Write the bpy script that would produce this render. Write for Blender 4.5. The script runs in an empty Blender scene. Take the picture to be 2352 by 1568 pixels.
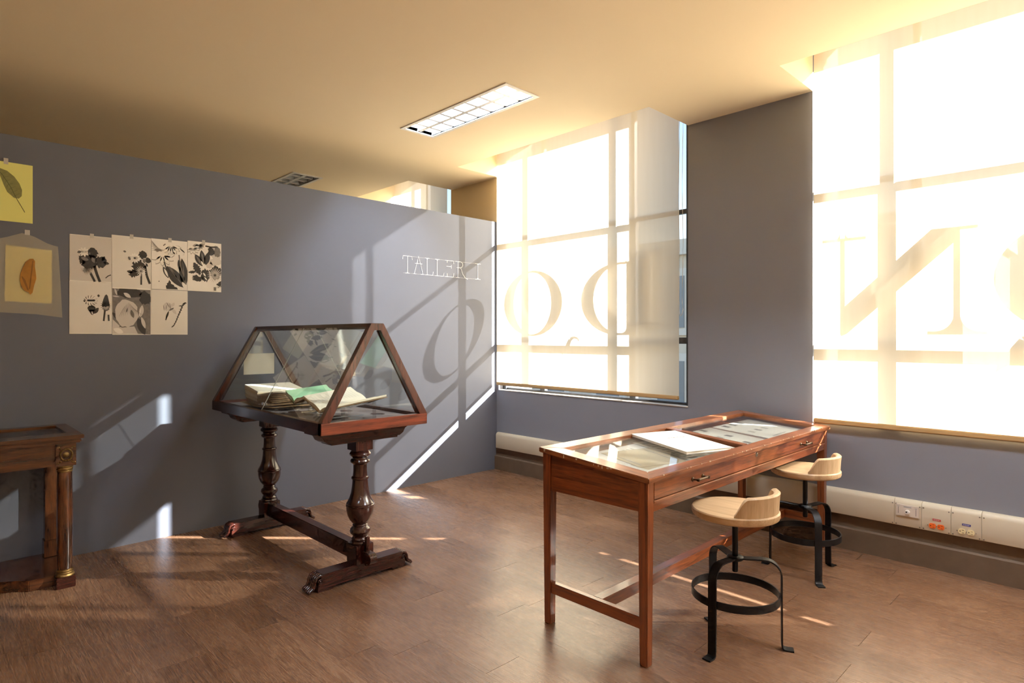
import bpy, bmesh, math, random
from mathutils import Vector, Matrix
random.seed(7)
SC = bpy.context.scene
COL = SC.collection
PI = math.pi

# ------------------------------------------------------------------ camera
cam_d = bpy.data.cameras.new('camera'); cam = bpy.data.objects.new('camera', cam_d); COL.objects.link(cam)
cam_d.sensor_fit = 'HORIZONTAL'; cam_d.sensor_width = 36.0
cam_d.lens = 1397.0 / 2352.0 * 36.0
cam_d.shift_y = -11.0 / 2352.0
cam_d.clip_start = 0.05; cam_d.clip_end = 300
cam.location = (4.40, -4.09, 1.30)
cam.rotation_euler = (PI/2, 0, math.atan2(0.715, 0.699))
SC.camera = cam

# ------------------------------------------------------------------ world, sun, exposure
SUN_TRAVEL = Vector((-1.015, -1.0, -0.67)).normalized()
SUN_POWER = 31.0
SKY_POWER = 0.24
W = bpy.data.worlds.new('world'); SC.world = W; W.use_nodes = True
nt = W.node_tree; nt.nodes.clear()
sky = nt.nodes.new('ShaderNodeTexSky'); sky.sky_type = 'NISHITA'; sky.sun_disc = False
sky.sun_elevation = math.asin(-SUN_TRAVEL.z)
sky.sun_rotation = math.atan2(-SUN_TRAVEL.x, -SUN_TRAVEL.y)
sky.air_density = 1.0; sky.dust_density = 1.5; sky.ozone_density = 1.0
bg = nt.nodes.new('ShaderNodeBackground'); bg.inputs['Strength'].default_value = SKY_POWER
wo = nt.nodes.new('ShaderNodeOutputWorld')
nt.links.new(sky.outputs[0], bg.inputs[0]); nt.links.new(bg.outputs[0], wo.inputs[0])
sun_d = bpy.data.lights.new('sun', 'SUN'); sun_d.energy = SUN_POWER; sun_d.angle = math.radians(0.53)
sun_d.color = (1.0, 0.975, 0.94)
sun = bpy.data.objects.new('sun', sun_d); COL.objects.link(sun)
sun.rotation_euler = SUN_TRAVEL.to_track_quat('-Z', 'Y').to_euler(); sun.location = (8, 8, 8)
vs = SC.view_settings
vs.view_transform = 'Standard'; vs.look = 'None'; vs.gamma = 1.0; vs.exposure = 0.86; vs.use_curve_mapping = False
SC.cycles.use_denoising = True
SC.cycles.max_bounces = 10; SC.cycles.diffuse_bounces = 6; SC.cycles.glossy_bounces = 4
SC.cycles.transmission_bounces = 10; SC.cycles.transparent_max_bounces = 20
SC.cycles.use_adaptive_sampling = True; SC.cycles.adaptive_threshold = 0.035; SC.cycles.adaptive_min_samples = 12
SC.cycles.sample_clamp_indirect = 6.0
SC.cycles.caustics_reflective = False; SC.cycles.caustics_refractive = False

# ------------------------------------------------------------------ materials
def new_mat(name):
    m = bpy.data.materials.new(name); m.use_nodes = True
    t = m.node_tree; t.nodes.clear()
    o = t.nodes.new('ShaderNodeOutputMaterial')
    return m, t, o
def N(t, kind, **kw):
    n = t.nodes.new(kind)
    for k, v in kw.items():
        if k in n.inputs: n.inputs[k].default_value = v
        else: setattr(n, k, v)
    return n
def c4(c): return (c[0], c[1], c[2], 1.0)
def plain(name, col, rough=0.6, metal=0.0, spec=0.5, coat=0.0, noise=0.0, nscale=20.0, bump=0.0, bscale=60.0, emit=0.0, coat_rough=0.1):
    m, t, o = new_mat(name)
    b = N(t, 'ShaderNodeBsdfPrincipled'); b.inputs['Base Color'].default_value = c4(col)
    b.inputs['Roughness'].default_value = rough; b.inputs['Metallic'].default_value = metal
    b.inputs['Specular IOR Level'].default_value = spec; b.inputs['Coat Weight'].default_value = coat
    b.inputs['Coat Roughness'].default_value = coat_rough
    tc = N(t, 'ShaderNodeTexCoord')
    if noise > 0:
        nz = N(t, 'ShaderNodeTexNoise'); nz.inputs['Scale'].default_value = nscale; nz.inputs['Detail'].default_value = 5
        t.links.new(tc.outputs['Object'], nz.inputs['Vector'])
        mx = N(t, 'ShaderNodeMix', data_type='RGBA')
        mx.inputs[6].default_value = c4([c*(1-noise) for c in col]); mx.inputs[7].default_value = c4([min(1, c*(1+noise)) for c in col])
        t.links.new(nz.outputs['Fac'], mx.inputs[0]); t.links.new(mx.outputs[2], b.inputs['Base Color'])
    if bump > 0:
        nb = N(t, 'ShaderNodeTexNoise'); nb.inputs['Scale'].default_value = bscale; nb.inputs['Detail'].default_value = 4
        t.links.new(tc.outputs['Object'], nb.inputs['Vector'])
        bp = N(t, 'ShaderNodeBump'); bp.inputs['Strength'].default_value = bump; bp.inputs['Distance'].default_value = 0.004
        t.links.new(nb.outputs['Fac'], bp.inputs['Height']); t.links.new(bp.outputs[0], b.inputs['Normal'])
    if emit > 0:
        b.inputs['Emission Color'].default_value = c4(col); b.inputs['Emission Strength'].default_value = emit
    t.links.new(b.outputs[0], o.inputs[0])
    return m
def wood(name, dark, light, axis=0, rough=0.35, coat=0.3, scale=3.0, stretch=14.0, contrast=(0.35, 0.68), wear=None, knots=False, bump=0.08):
    m, t, o = new_mat(name)
    b = N(t, 'ShaderNodeBsdfPrincipled'); b.inputs['Roughness'].default_value = rough
    b.inputs['Coat Weight'].default_value = coat; b.inputs['Coat Roughness'].default_value = 0.12
    tc = N(t, 'ShaderNodeTexCoord'); mp = N(t, 'ShaderNodeMapping')
    s = [stretch]*3; s[axis] = 1.0
    mp.inputs['Scale'].default_value = s
    t.links.new(tc.outputs['Object'], mp.inputs['Vector'])
    n1 = N(t, 'ShaderNodeTexNoise'); n1.inputs['Scale'].default_value = scale; n1.inputs['Detail'].default_value = 8; n1.inputs['Distortion'].default_value = 1.1
    t.links.new(mp.outputs[0], n1.inputs['Vector'])
    n2 = N(t, 'ShaderNodeTexNoise'); n2.inputs['Scale'].default_value = scale*7; n2.inputs['Detail'].default_value = 3
    t.links.new(mp.outputs[0], n2.inputs['Vector'])
    ad = N(t, 'ShaderNodeMath', operation='MULTIPLY_ADD'); ad.inputs[1].default_value = 0.35
    t.links.new(n2.outputs['Fac'], ad.inputs[0]); 
    sc_ = N(t, 'ShaderNodeMath', operation='MULTIPLY'); sc_.inputs[1].default_value = 0.7
    t.links.new(n1.outputs['Fac'], sc_.inputs[0]); t.links.new(sc_.outputs[0], ad.inputs[2])
    r = N(t, 'ShaderNodeValToRGB'); r.color_ramp.elements[0].position = contrast[0]; r.color_ramp.elements[1].position = contrast[1]
    r.color_ramp.elements[0].color = c4(dark); r.color_ramp.elements[1].color = c4(light)
    t.links.new(ad.outputs[0], r.inputs[0])
    out = r.outputs[0]
    if knots:
        vo = N(t, 'ShaderNodeTexVoronoi'); vo.inputs['Scale'].default_value = 7.0
        mk = N(t, 'ShaderNodeMapping'); mk.inputs['Scale'].default_value = (1.0, 1.7, 1.0); mk.inputs['Location'].default_value = (.35, .1, .2)
        t.links.new(tc.outputs['Object'], mk.inputs['Vector']); t.links.new(mk.outputs[0], vo.inputs['Vector'])
        kr = N(t, 'ShaderNodeValToRGB'); kr.color_ramp.elements[0].position = 0.05; kr.color_ramp.elements[1].position = 0.11
        kr.color_ramp.elements[0].color = (1, 1, 1, 1); kr.color_ramp.elements[1].color = (0, 0, 0, 1)
        t.links.new(vo.outputs['Distance'], kr.inputs[0])
        mx = N(t, 'ShaderNodeMix', data_type='RGBA'); t.links.new(kr.outputs[0], mx.inputs[0])
        t.links.new(out, mx.inputs[6]); mx.inputs[7].default_value = (0.12, 0.05, 0.02, 1); out = mx.outputs[2]
    if wear:
        nw = N(t, 'ShaderNodeTexNoise'); nw.inputs['Scale'].default_value = 30; nw.inputs['Detail'].default_value = 6
        t.links.new(tc.outputs['Object'], nw.inputs['Vector'])
        g = N(t, 'ShaderNodeNewGeometry')
        wr = N(t, 'ShaderNodeValToRGB'); wr.color_ramp.elements[0].position = 0.63; wr.color_ramp.elements[1].position = 0.70
        t.links.new(nw.outputs['Fac'], wr.inputs[0])
        mx = N(t, 'ShaderNodeMix', data_type='RGBA'); t.links.new(wr.outputs[0], mx.inputs[0])
        t.links.new(out, mx.inputs[6]); mx.inputs[7].default_value = c4(wear); out = mx.outputs[2]
    t.links.new(out, b.inputs['Base Color'])
    if bump > 0:
        bp = N(t, 'ShaderNodeBump'); bp.inputs['Strength'].default_value = bump; bp.inputs['Distance'].default_value = 0.002
        t.links.new(ad.outputs[0], bp.inputs['Height']); t.links.new(bp.outputs[0], b.inputs['Normal'])
    t.links.new(b.outputs[0], o.inputs[0])
    return m
def floor_mat():
    m, t, o = new_mat('vinyl_oak_floor')
    b = N(t, 'ShaderNodeBsdfPrincipled'); b.inputs['Specular IOR Level'].default_value = 0.7
    tc = N(t, 'ShaderNodeTexCoord'); oi = N(t, 'ShaderNodeObjectInfo')
    off = N(t, 'ShaderNodeVectorMath', operation='ADD')
    cmb = N(t, 'ShaderNodeCombineXYZ')
    ml = N(t, 'ShaderNodeMath', operation='MULTIPLY'); ml.inputs[1].default_value = 37.0
    t.links.new(oi.outputs['Random'], ml.inputs[0]); t.links.new(ml.outputs[0], cmb.inputs[0]); t.links.new(ml.outputs[0], cmb.inputs[2])
    t.links.new(tc.outputs['Object'], off.inputs[0]); t.links.new(cmb.outputs[0], off.inputs[1])
    # cathedral figure: contour lines of a stretched noise
    mp = N(t, 'ShaderNodeMapping'); mp.inputs['Scale'].default_value = (0.9, 7.0, 1.0)
    t.links.new(off.outputs[0], mp.inputs['Vector'])
    n1 = N(t, 'ShaderNodeTexNoise'); n1.inputs['Scale'].default_value = 2.2; n1.inputs['Detail'].default_value = 2.5; n1.inputs['Distortion'].default_value = 0.4
    t.links.new(mp.outputs[0], n1.inputs['Vector'])
    mm = N(t, 'ShaderNodeMath', operation='MULTIPLY'); mm.inputs[1].default_value = 95.0; t.links.new(n1.outputs['Fac'], mm.inputs[0])
    sn = N(t, 'ShaderNodeMath', operation='SINE'); t.links.new(mm.outputs[0], sn.inputs[0])
    # fine fibres
    mf = N(t, 'ShaderNodeMapping'); mf.inputs['Scale'].default_value = (1.3, 60.0, 1.0)
    t.links.new(off.outputs[0], mf.inputs['Vector'])
    n2 = N(t, 'ShaderNodeTexNoise'); n2.inputs['Scale'].default_value = 5.0; n2.inputs['Detail'].default_value = 5
    t.links.new(mf.outputs[0], n2.inputs['Vector'])
    # broad tone
    n3 = N(t, 'ShaderNodeTexNoise'); n3.inputs['Scale'].default_value = 2.0; n3.inputs['Detail'].default_value = 2
    t.links.new(off.outputs[0], n3.inputs['Vector'])
    a1 = N(t, 'ShaderNodeMath', operation='MULTIPLY_ADD'); a1.inputs[1].default_value = 0.085; t.links.new(sn.outputs[0], a1.inputs[0])
    a2 = N(t, 'ShaderNodeMath', operation='MULTIPLY_ADD'); a2.inputs[1].default_value = 0.68; t.links.new(n2.outputs['Fac'], a2.inputs[0])
    a3 = N(t, 'ShaderNodeMath', operation='MULTIPLY_ADD'); a3.inputs[1].default_value = 0.5; a3.inputs[2].default_value = -0.10; t.links.new(n3.outputs['Fac'], a3.inputs[0])
    a4 = N(t, 'ShaderNodeMath', operation='MULTIPLY_ADD'); a4.inputs[1].default_value = 0.07; t.links.new(oi.outputs['Random'], a4.inputs[0])
    t.links.new(a3.outputs[0], a4.inputs[2]); t.links.new(a4.outputs[0], a2.inputs[2]); t.links.new(a2.outputs[0], a1.inputs[2])
    r = N(t, 'ShaderNodeValToRGB'); cr = r.color_ramp
    cr.elements[0].position = 0.28; cr.elements[0].color = (0.105, 0.049, 0.026, 1)
    cr.elements[1].position = 0.92; cr.elements[1].color = (0.39, 0.24, 0.15, 1)
    e = cr.elements.new(0.58); e.color = (0.225, 0.12, 0.067, 1)
    t.links.new(a1.outputs[0], r.inputs[0]); t.links.new(r.outputs[0], b.inputs['Base Color'])
    rr = N(t, 'ShaderNodeMapRange'); rr.inputs['From Min'].default_value = 0.3; rr.inputs['From Max'].default_value = 0.7
    rr.inputs['To Min'].default_value = 0.33; rr.inputs['To Max'].default_value = 0.21
    t.links.new(n2.outputs['Fac'], rr.inputs['Value']); t.links.new(rr.outputs[0], b.inputs['Roughness'])
    bp = N(t, 'ShaderNodeBump'); bp.inputs['Strength'].default_value = 0.45; bp.inputs['Distance'].default_value = 0.0012
    t.links.new(n2.outputs['Fac'], bp.inputs['Height']); t.links.new(bp.outputs[0], b.inputs['Normal'])
    t.links.new(b.outputs[0], o.inputs[0])
    return m
def glass_mat(name, tint=(0.97, 0.985, 0.975), refl=1.0, rough=0.0):
    m, t, o = new_mat(name)
    tr = N(t, 'ShaderNodeBsdfTransparent'); tr.inputs[0].default_value = c4(tint)
    gl = N(t, 'ShaderNodeBsdfGlossy'); gl.inputs['Roughness'].default_value = rough
    fr = N(t, 'ShaderNodeFresnel')
    # thin sheet: the same reflectance from both of its faces
    ge = N(t, 'ShaderNodeNewGeometry'); io = N(t, 'ShaderNodeMapRange'); io.inputs['To Min'].default_value = 1.5; io.inputs['To Max'].default_value = 1/1.5
    t.links.new(ge.outputs['Backfacing'], io.inputs['Value']); t.links.new(io.outputs[0], fr.inputs['IOR'])
    ml = N(t, 'ShaderNodeMath', operation='MULTIPLY'); ml.inputs[1].default_value = refl; ml.use_clamp = True
    t.links.new(fr.outputs[0], ml.inputs[0])
    mx = N(t, 'ShaderNodeMixShader'); t.links.new(ml.outputs[0], mx.inputs[0])
    t.links.new(tr.outputs[0], mx.inputs[1]); t.links.new(gl.outputs[0], mx.inputs[2]); t.links.new(mx.outputs[0], o.inputs[0])
    return m
def blind_mat():
    m, t, o = new_mat('screen_fabric')
    tc = N(t, 'ShaderNodeTexCoord'); mp = N(t, 'ShaderNodeMapping'); mp.inputs['Scale'].default_value = (9, 1, 0.6)
    t.links.new(tc.outputs['Object'], mp.inputs['Vector'])
    nz = N(t, 'ShaderNodeTexNoise'); nz.inputs['Scale'].default_value = 3.0; nz.inputs['Detail'].default_value = 4
    t.links.new(mp.outputs[0], nz.inputs['Vector'])
    mc = N(t, 'ShaderNodeMix', data_type='RGBA'); mc.inputs[6].default_value = (0.83, 0.695, 0.49, 1); mc.inputs[7].default_value = (0.88, 0.75, 0.555, 1)
    t.links.new(nz.outputs['Fac'], mc.inputs[0])
    tl = N(t, 'ShaderNodeBsdfTranslucent'); df = N(t, 'ShaderNodeBsdfDiffuse'); tr = N(t, 'ShaderNodeBsdfTransparent')
    t.links.new(mc.outputs[2], tl.inputs[0]); t.links.new(mc.outputs[2], df.inputs[0])
    tr.inputs[0].default_value = (1.0, 0.96, 0.89, 1)
    m1 = N(t, 'ShaderNodeMixShader'); m1.inputs[0].default_value = 0.66
    t.links.new(df.outputs[0], m1.inputs[1]); t.links.new(tl.outputs[0], m1.inputs[2])
    m2 = N(t, 'ShaderNodeMixShader'); m2.inputs[0].default_value = 0.075
    t.links.new(m1.outputs[0], m2.inputs[1]); t.links.new(tr.outputs[0], m2.inputs[2]); t.links.new(m2.outputs[0], o.inputs[0])
    return m
def sheet_mat(name, col, transp=0.35, transl=0.4):
    m, t, o = new_mat(name)
    tl = N(t, 'ShaderNodeBsdfTranslucent'); df = N(t, 'ShaderNodeBsdfDiffuse'); tr = N(t, 'ShaderNodeBsdfTransparent')
    tl.inputs[0].default_value = c4(col); df.inputs[0].default_value = c4(col)
    m1 = N(t, 'ShaderNodeMixShader'); m1.inputs[0].default_value = transl
    t.links.new(df.outputs[0], m1.inputs[1]); t.links.new(tl.outputs[0], m1.inputs[2])
    m2 = N(t, 'ShaderNodeMixShader'); m2.inputs[0].default_value = transp
    t.links.new(m1.outputs[0], m2.inputs[1]); t.links.new(tr.outputs[0], m2.inputs[2]); t.links.new(m2.outputs[0], o.inputs[0])
    return m

M = {}
M['wall'] = plain('grey_wall_paint', (0.24, 0.25, 0.295), 0.55, spec=0.3, noise=0.04, nscale=3, bump=0.25, bscale=9)
M['partition'] = plain('grey_partition_paint', (0.146, 0.158, 0.202), 0.6, spec=0.25, noise=0.03, nscale=4, bump=0.08, bscale=30)
M['cream_wall'] = plain('cream_wall_paint', (0.76, 0.64, 0.45), 0.7, spec=0.2, noise=0.03, nscale=3)
M['ceiling'] = plain('cream_ceiling_paint', (0.90, 0.76, 0.54), 0.75, spec=0.2, noise=0.02, nscale=2, bump=0.1, bscale=6)
M['facade'] = plain('pale_facade_render', (0.30, 0.29, 0.275), 0.8, noise=0.06)
M['floor'] = floor_mat()
M['base'] = plain('brown_base_paint', (0.13, 0.085, 0.052), 0.6, noise=0.25, nscale=14, bump=0.2)
M['trunk'] = plain('cream_enamel', (0.66, 0.59, 0.46), 0.4, spec=0.4)
M['trunk_pale'] = plain('pale_plastic', (0.74, 0.66, 0.58), 0.4)
M['screw'] = plain('screw_steel', (0.25, 0.23, 0.2), 0.4, metal=0.8)
M['black'] = plain('black_slot', (0.02, 0.018, 0.016), 0.5)
M['orange'] = plain('orange_plastic', (0.80, 0.14, 0.02), 0.4)
M['cream_socket'] = plain('cream_socket_plastic', (0.80, 0.68, 0.40), 0.4)
M['red_label'] = plain('red_label', (0.45, 0.03, 0.03), 0.5)
M['blue_label'] = plain('blue_label', (0.05, 0.05, 0.28), 0.5)
M['white_ink'] = plain('white_ink', (0.75, 0.73, 0.72), 0.6)
M['alu'] = plain('dark_window_metal', (0.055, 0.06, 0.072), 0.45, metal=0.3, noise=0.5, nscale=30)
M['glass'] = glass_mat('window_glass', (0.93, 0.96, 0.96), 1.0)
M['case_glass'] = glass_mat('case_glass', (0.955, 0.97, 0.96), 1.0)
M['acrylic'] = glass_mat('clear_acrylic', (0.90, 0.92, 0.92), 1.6, 0.02)
M['vinyl'] = sheet_mat('white_window_vinyl', (0.9, 0.9, 0.9), 0.0, 0.22)
M['blind'] = blind_mat()
M['bar'] = plain('tan_blind_bar', (0.55, 0.37, 0.17), 0.45, noise=0.1, nscale=8)
M['white'] = plain('white_enamel', (0.82, 0.81, 0.80), 0.4)
M['cord'] = plain('white_cord', (0.75, 0.74, 0.72), 0.5)
M['lamp'] = plain('fluorescent_tube', (0.84, 0.92, 1.0), 0.4, emit=170.0)
M['lamp_off'] = plain('fluorescent_tube_off', (0.75, 0.72, 0.66), 0.4)
M['reflector'] = plain('lamp_reflector', (0.80, 0.82, 0.84), 0.3, metal=0.2)
M['mahog'] = [wood('mahogany_%d' % a, (0.022, 0.006, 0.004), (0.058, 0.0125, 0.0075), a, 0.26, 0.28, 3, 16) for a in range(3)]
M['mahog_red'] = [wood('red_mahogany_%d' % a, (0.055, 0.014, 0.008), (0.20, 0.042, 0.018), a, 0.28, 0.6, 3, 18) for a in range(3)]
M['mahog_mid'] = [wood('brown_mahogany_%d' % a, (0.030, 0.009, 0.006), (0.10, 0.024, 0.013), a, 0.26, 0.5, 3, 18) for a in range(3)]
M['mahog_post'] = plain('polished_mahogany', (0.031, 0.0075, 0.005), 0.25, noise=0.35, nscale=9, coat=0.6, coat_rough=0.1)
M['glass_edge'] = plain('glass_edge', (0.30, 0.33, 0.32), 0.2)
M['table'] = [wood('brown_table_wood_%d' % a, (0.085, 0.022, 0.008), (0.33, 0.088, 0.024), a, 0.30, 0.5, 2.5, 18) for a in range(3)]
M['table_top'] = [wood('worn_table_wood_%d' % a, (0.13, 0.04, 0.015), (0.37, 0.125, 0.045), a, 0.30, 0.45, 2.5, 20) for a in range(3)]
M['walnut'] = [wood('dark_console_wood_%d' % a, (0.030, 0.010, 0.005), (0.15, 0.046, 0.014), a, 0.25, 0.7, 3, 12) for a in range(3)]
M['pine'] = [wood('pale_pine_%d' % a, (0.46, 0.30, 0.16), (0.66, 0.48, 0.29), a, 0.5, 0.05, 2.0, 12, knots=True) for a in range(3)]
M['chip'] = plain('chipped_edge', (0.55, 0.45, 0.33), 0.7)
M['iron'] = plain('black_iron', (0.012, 0.012, 0.014), 0.42, metal=0.4, spec=0.5)
M['brass'] = plain('aged_brass', (0.27, 0.17, 0.06), 0.42, metal=0.9, noise=0.35, nscale=60, bump=0.3, bscale=120)
M['bronze'] = plain('dark_bronze', (0.10, 0.06, 0.035), 0.35, metal=0.8)
M['steel'] = plain('polished_steel', (0.55, 0.53, 0.5), 0.25, metal=1.0)
M['cloth'] = plain('mauve_grey_lining', (0.17, 0.15, 0.157), 0.95, spec=0.1, noise=0.15, nscale=8, bump=0.5, bscale=14)
M['paper'] = plain('white_paper', (0.90, 0.885, 0.865), 0.8, spec=0.2, noise=0.03, nscale=8)
M['page'] = plain('cream_page', (0.74, 0.70, 0.60), 0.85, spec=0.1, noise=0.05, nscale=12)
M['page_old'] = plain('aged_page', (0.60, 0.50, 0.36), 0.9, spec=0.1, noise=0.18, nscale=10)
M['page_edge'] = plain('brown_page_edge', (0.30, 0.20, 0.11), 0.9, spec=0.1, noise=0.45, nscale=70)
M['green_page'] = plain('green_page', (0.30, 0.55, 0.36), 0.85, spec=0.1, noise=0.06)
M['ink'] = plain('grey_ink', (0.22, 0.21, 0.20), 0.8)
M['ink_soft'] = plain('faint_ink', (0.45, 0.44, 0.42), 0.8)
M['print_bg'] = plain('photo_grey', (0.64, 0.61, 0.60), 0.55, noise=0.06, nscale=5)
M['print_bg2'] = plain('photo_pale_grey', (0.78, 0.76, 0.745), 0.55, noise=0.05, nscale=5)
M['print_dark'] = plain('photo_black', (0.022, 0.018, 0.017), 0.5, noise=0.6, nscale=60)
M['print_mid'] = plain('photo_mid_grey', (0.17, 0.155, 0.15), 0.5, noise=0.5, nscale=50)
M['print_soft'] = plain('photo_soft_grey', (0.34, 0.32, 0.31), 0.5)
M['print_lite'] = plain('photo_white', (0.88, 0.86, 0.85), 0.5)
M['yellow'] = plain('yellow_paper', (0.80, 0.80, 0.27), 0.6, noise=0.04, nscale=6)
M['yellow2'] = plain('warm_yellow_paper', (0.76, 0.66, 0.22), 0.6, noise=0.04, nscale=6)
M['leaf_print'] = plain('olive_leaf_print', (0.24, 0.24, 0.085), 0.6, noise=0.25, nscale=40)
M['leaf_vein'] = plain('dark_olive_vein', (0.12, 0.12, 0.045), 0.6)
M['leaf_brown'] = plain('dry_brown_leaf', (0.38, 0.17, 0.02), 0.6, noise=0.3, nscale=25)
M['leaf_brown2'] = plain('dry_leaf_fold', (0.22, 0.095, 0.012), 0.6, noise=0.3, nscale=25)
M['tape'] = sheet_mat('paper_tape', (0.75, 0.74, 0.72), 0.25, 0.2)
M['glassine'] = sheet_mat('glassine_paper', (0.74, 0.70, 0.60), 0.58, 0.15)
M['thread'] = plain('white_thread', (0.85, 0.87, 0.92), 0.5)
M['ground'] = plain('pale_paving', (0.11, 0.108, 0.105), 0.9, noise=0.1, nscale=0.5)
M['bld'] = plain('ochre_stone', (0.62, 0.54, 0.43), 0.9, noise=0.1, nscale=0.6)
M['bld_pale'] = plain('pale_stone_band', (0.66, 0.61, 0.53), 0.9)
M['bld_glass'] = plain('dark_window_glass', (0.22, 0.23, 0.24), 0.3)

# ------------------------------------------------------------------ mesh helpers
ORG = {}
class MB:
    def __init__(s): s.v = []; s.f = []
    def add(s, vs, fs):
        o = len(s.v); s.v += [tuple(p) for p in vs]; s.f += [tuple(i+o for i in f) for f in fs]; return s
    def box(s, x0, x1, y0, y1, z0, z1):
        v = [(x, y, z) for z in (z0, z1) for y in (y0, y1) for x in (x0, x1)]
        return s.add(v, [(0, 2, 3, 1), (4, 5, 7, 6), (0, 1, 5, 4), (2, 6, 7, 3), (0, 4, 6, 2), (1, 3, 7, 5)])
    def prism(s, poly, axis, a0, a1):
        """poly: 2d points in the plane normal to axis (order: remaining axes in xyz order)"""
        def P(p, a):
            return [(a, p[0], p[1]), (p[0], a, p[1]), (p[0], p[1], a)][axis]
        n = len(poly); v = [P(p, a0) for p in poly] + [P(p, a1) for p in poly]
        fs = [tuple(range(n)), tuple(range(2*n-1, n-1, -1))] + [(i, i+n, (i+1) % n + n, (i+1) % n) for i in range(n)]
        return s.add(v, fs)
    def hexa(s, b, t):
        v = list(b)+list(t)
        return s.add(v, [(0, 3, 2, 1), (4, 5, 6, 7), (0, 1, 5, 4), (1, 2, 6, 5), (2, 3, 7, 6), (3, 0, 4, 7)])
    def slab(s, pts, th):
        """a plate: 4 (or n) corner points, thickened by th along its normal"""
        P = [Vector(p) for p in pts]; n = (P[1]-P[0]).cross(P[2]-P[0]).normalized()
        k = len(P); v = [p - n*th*0.5 for p in P] + [p + n*th*0.5 for p in P]
        return s.add(v, [tuple(range(k-1, -1, -1)), tuple(range(k, 2*k))] + [(i, (i+1) % k, (i+1) % k+k, i+k) for i in range(k)])
    def lathe(s, prof, c, seg=32, axis=2, a0=0.0, a1=2*PI):
        v = []; full = abs(a1-a0-2*PI) < 1e-6; m = seg if full else seg+1
        for r, h in prof:
            for i in range(m):
                a = a0+(a1-a0)*i/seg; q = (r*math.cos(a), r*math.sin(a))
                p = [(h, q[0], q[1]), (q[1], h, q[0]), (q[0], q[1], h)][axis]
                v.append((c[0]+p[0], c[1]+p[1], c[2]+p[2]))
        fs = []
        for j in range(len(prof)-1):
            for i in range(m if full else m-1):
                k = (i+1) % m; fs.append((j*m+i, j*m+k, (j+1)*m+k, (j+1)*m+i))
        if full:
            if prof[0][0] > 1e-6: fs.append(tuple(range(m-1, -1, -1)))
            if prof[-1][0] > 1e-6: fs.append(tuple((len(prof)-1)*m+i for i in range(m)))
        return s.add(v, fs)
    def sweep(s, path, sect, ups=None, close=False, cap=True):
        """sweep a 2d section (a along side, b along up) along path; ups: up vector(s)"""
        P = [Vector(p) for p in path]; n = len(P); k = len(sect); v = []
        for i in range(n):
            if close: d = P[(i+1) % n]-P[i-1]
            else: d = P[min(i+1, n-1)]-P[max(i-1, 0)]
            d.normalize()
            u = Vector(ups[i] if isinstance(ups, list) else (ups or (0, 0, 1)))
            side = d.cross(u)
            if side.length < 1e-6: side = d.cross(Vector((1, 0, 0)))
            side.normalize(); up = side.cross(d).normalized()
            for a, b in sect: v.append(P[i]+side*a+up*b)
        fs = []
        for i in range(n if close else n-1):
            for j in range(k):
                fs.append((i*k+j, i*k+(j+1) % k, ((i+1) % n)*k+(j+1) % k, ((i+1) % n)*k+j))
        if not close and cap: fs += [tuple(range(k-1, -1, -1)), tuple((n-1)*k+j for j in range(k))]
        return s.add(v, fs)
    def tube(s, path, r, seg=8, close=False):
        return s.sweep(path, [(r*math.cos(2*PI*i/seg), r*math.sin(2*PI*i/seg)) for i in range(seg)], None, close)
    def build(s, name, mat, parent=None, smooth=None, bevel=0.0, label=None):
        o_ = ORG.get(parent.name, Vector((0, 0, 0))) if parent else Vector((0, 0, 0))
        me = bpy.data.meshes.new(name)
        me.from_pydata([tuple(Vector(p)-o_) for p in s.v], [], s.f)
        bm = bmesh.new(); bm.from_mesh(me)
        if bevel > 0:
            bmesh.ops.bevel(bm, geom=list(bm.edges), offset=bevel, segments=2, affect='EDGES', clamp_overlap=True)
        bmesh.ops.recalc_face_normals(bm, faces=bm.faces); bm.to_mesh(me); bm.free()
        me.materials.append(mat)
        if smooth is not None:
            me.shade_smooth(); me.set_sharp_from_angle(angle=math.radians(smooth))
        o = bpy.data.objects.new(name, me); COL.objects.link(o)
        if parent: o.parent = parent
        ORG[o.name] = o_
        if label: o['label'] = label
        return o
def thing(name, label, cat, loc=(0, 0, 0), group=None, kind=None):
    o = bpy.data.objects.new(name, None); COL.objects.link(o); o.location = loc; o.empty_display_size = 0.1
    ORG[o.name] = Vector(loc)
    if label: o['label'] = label
    if cat: o['category'] = cat
    if group: o['group'] = group
    if kind: o['kind'] = kind
    return o
def tag(o, label, cat=None, group=None, kind=None):
    o['label'] = label
    if cat: o['category'] = cat
    if group: o['group'] = group
    if kind: o['kind'] = kind
    return o
def copy_tree(o, parent=None):
    c = o.copy(); COL.objects.link(c); c.parent = parent
    for ch in list(o.children): copy_tree(ch, c)
    return c
def B(x0, x1, y0, y1, z0, z1): return MB().box(x0, x1, y0, y1, z0, z1)
def arc(cx, cy, r, a0, a1, n):
    return [(cx+r*math.cos(math.radians(a0+(a1-a0)*i/n)), cy+r*math.sin(math.radians(a0+(a1-a0)*i/n))) for i in range(n+1)]

# ------------------------------------------------------------------ the room
CEIL = 2.868; SLAB = 3.36
XL, XR, YB = -4.5, 8.5, -6.8
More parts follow.
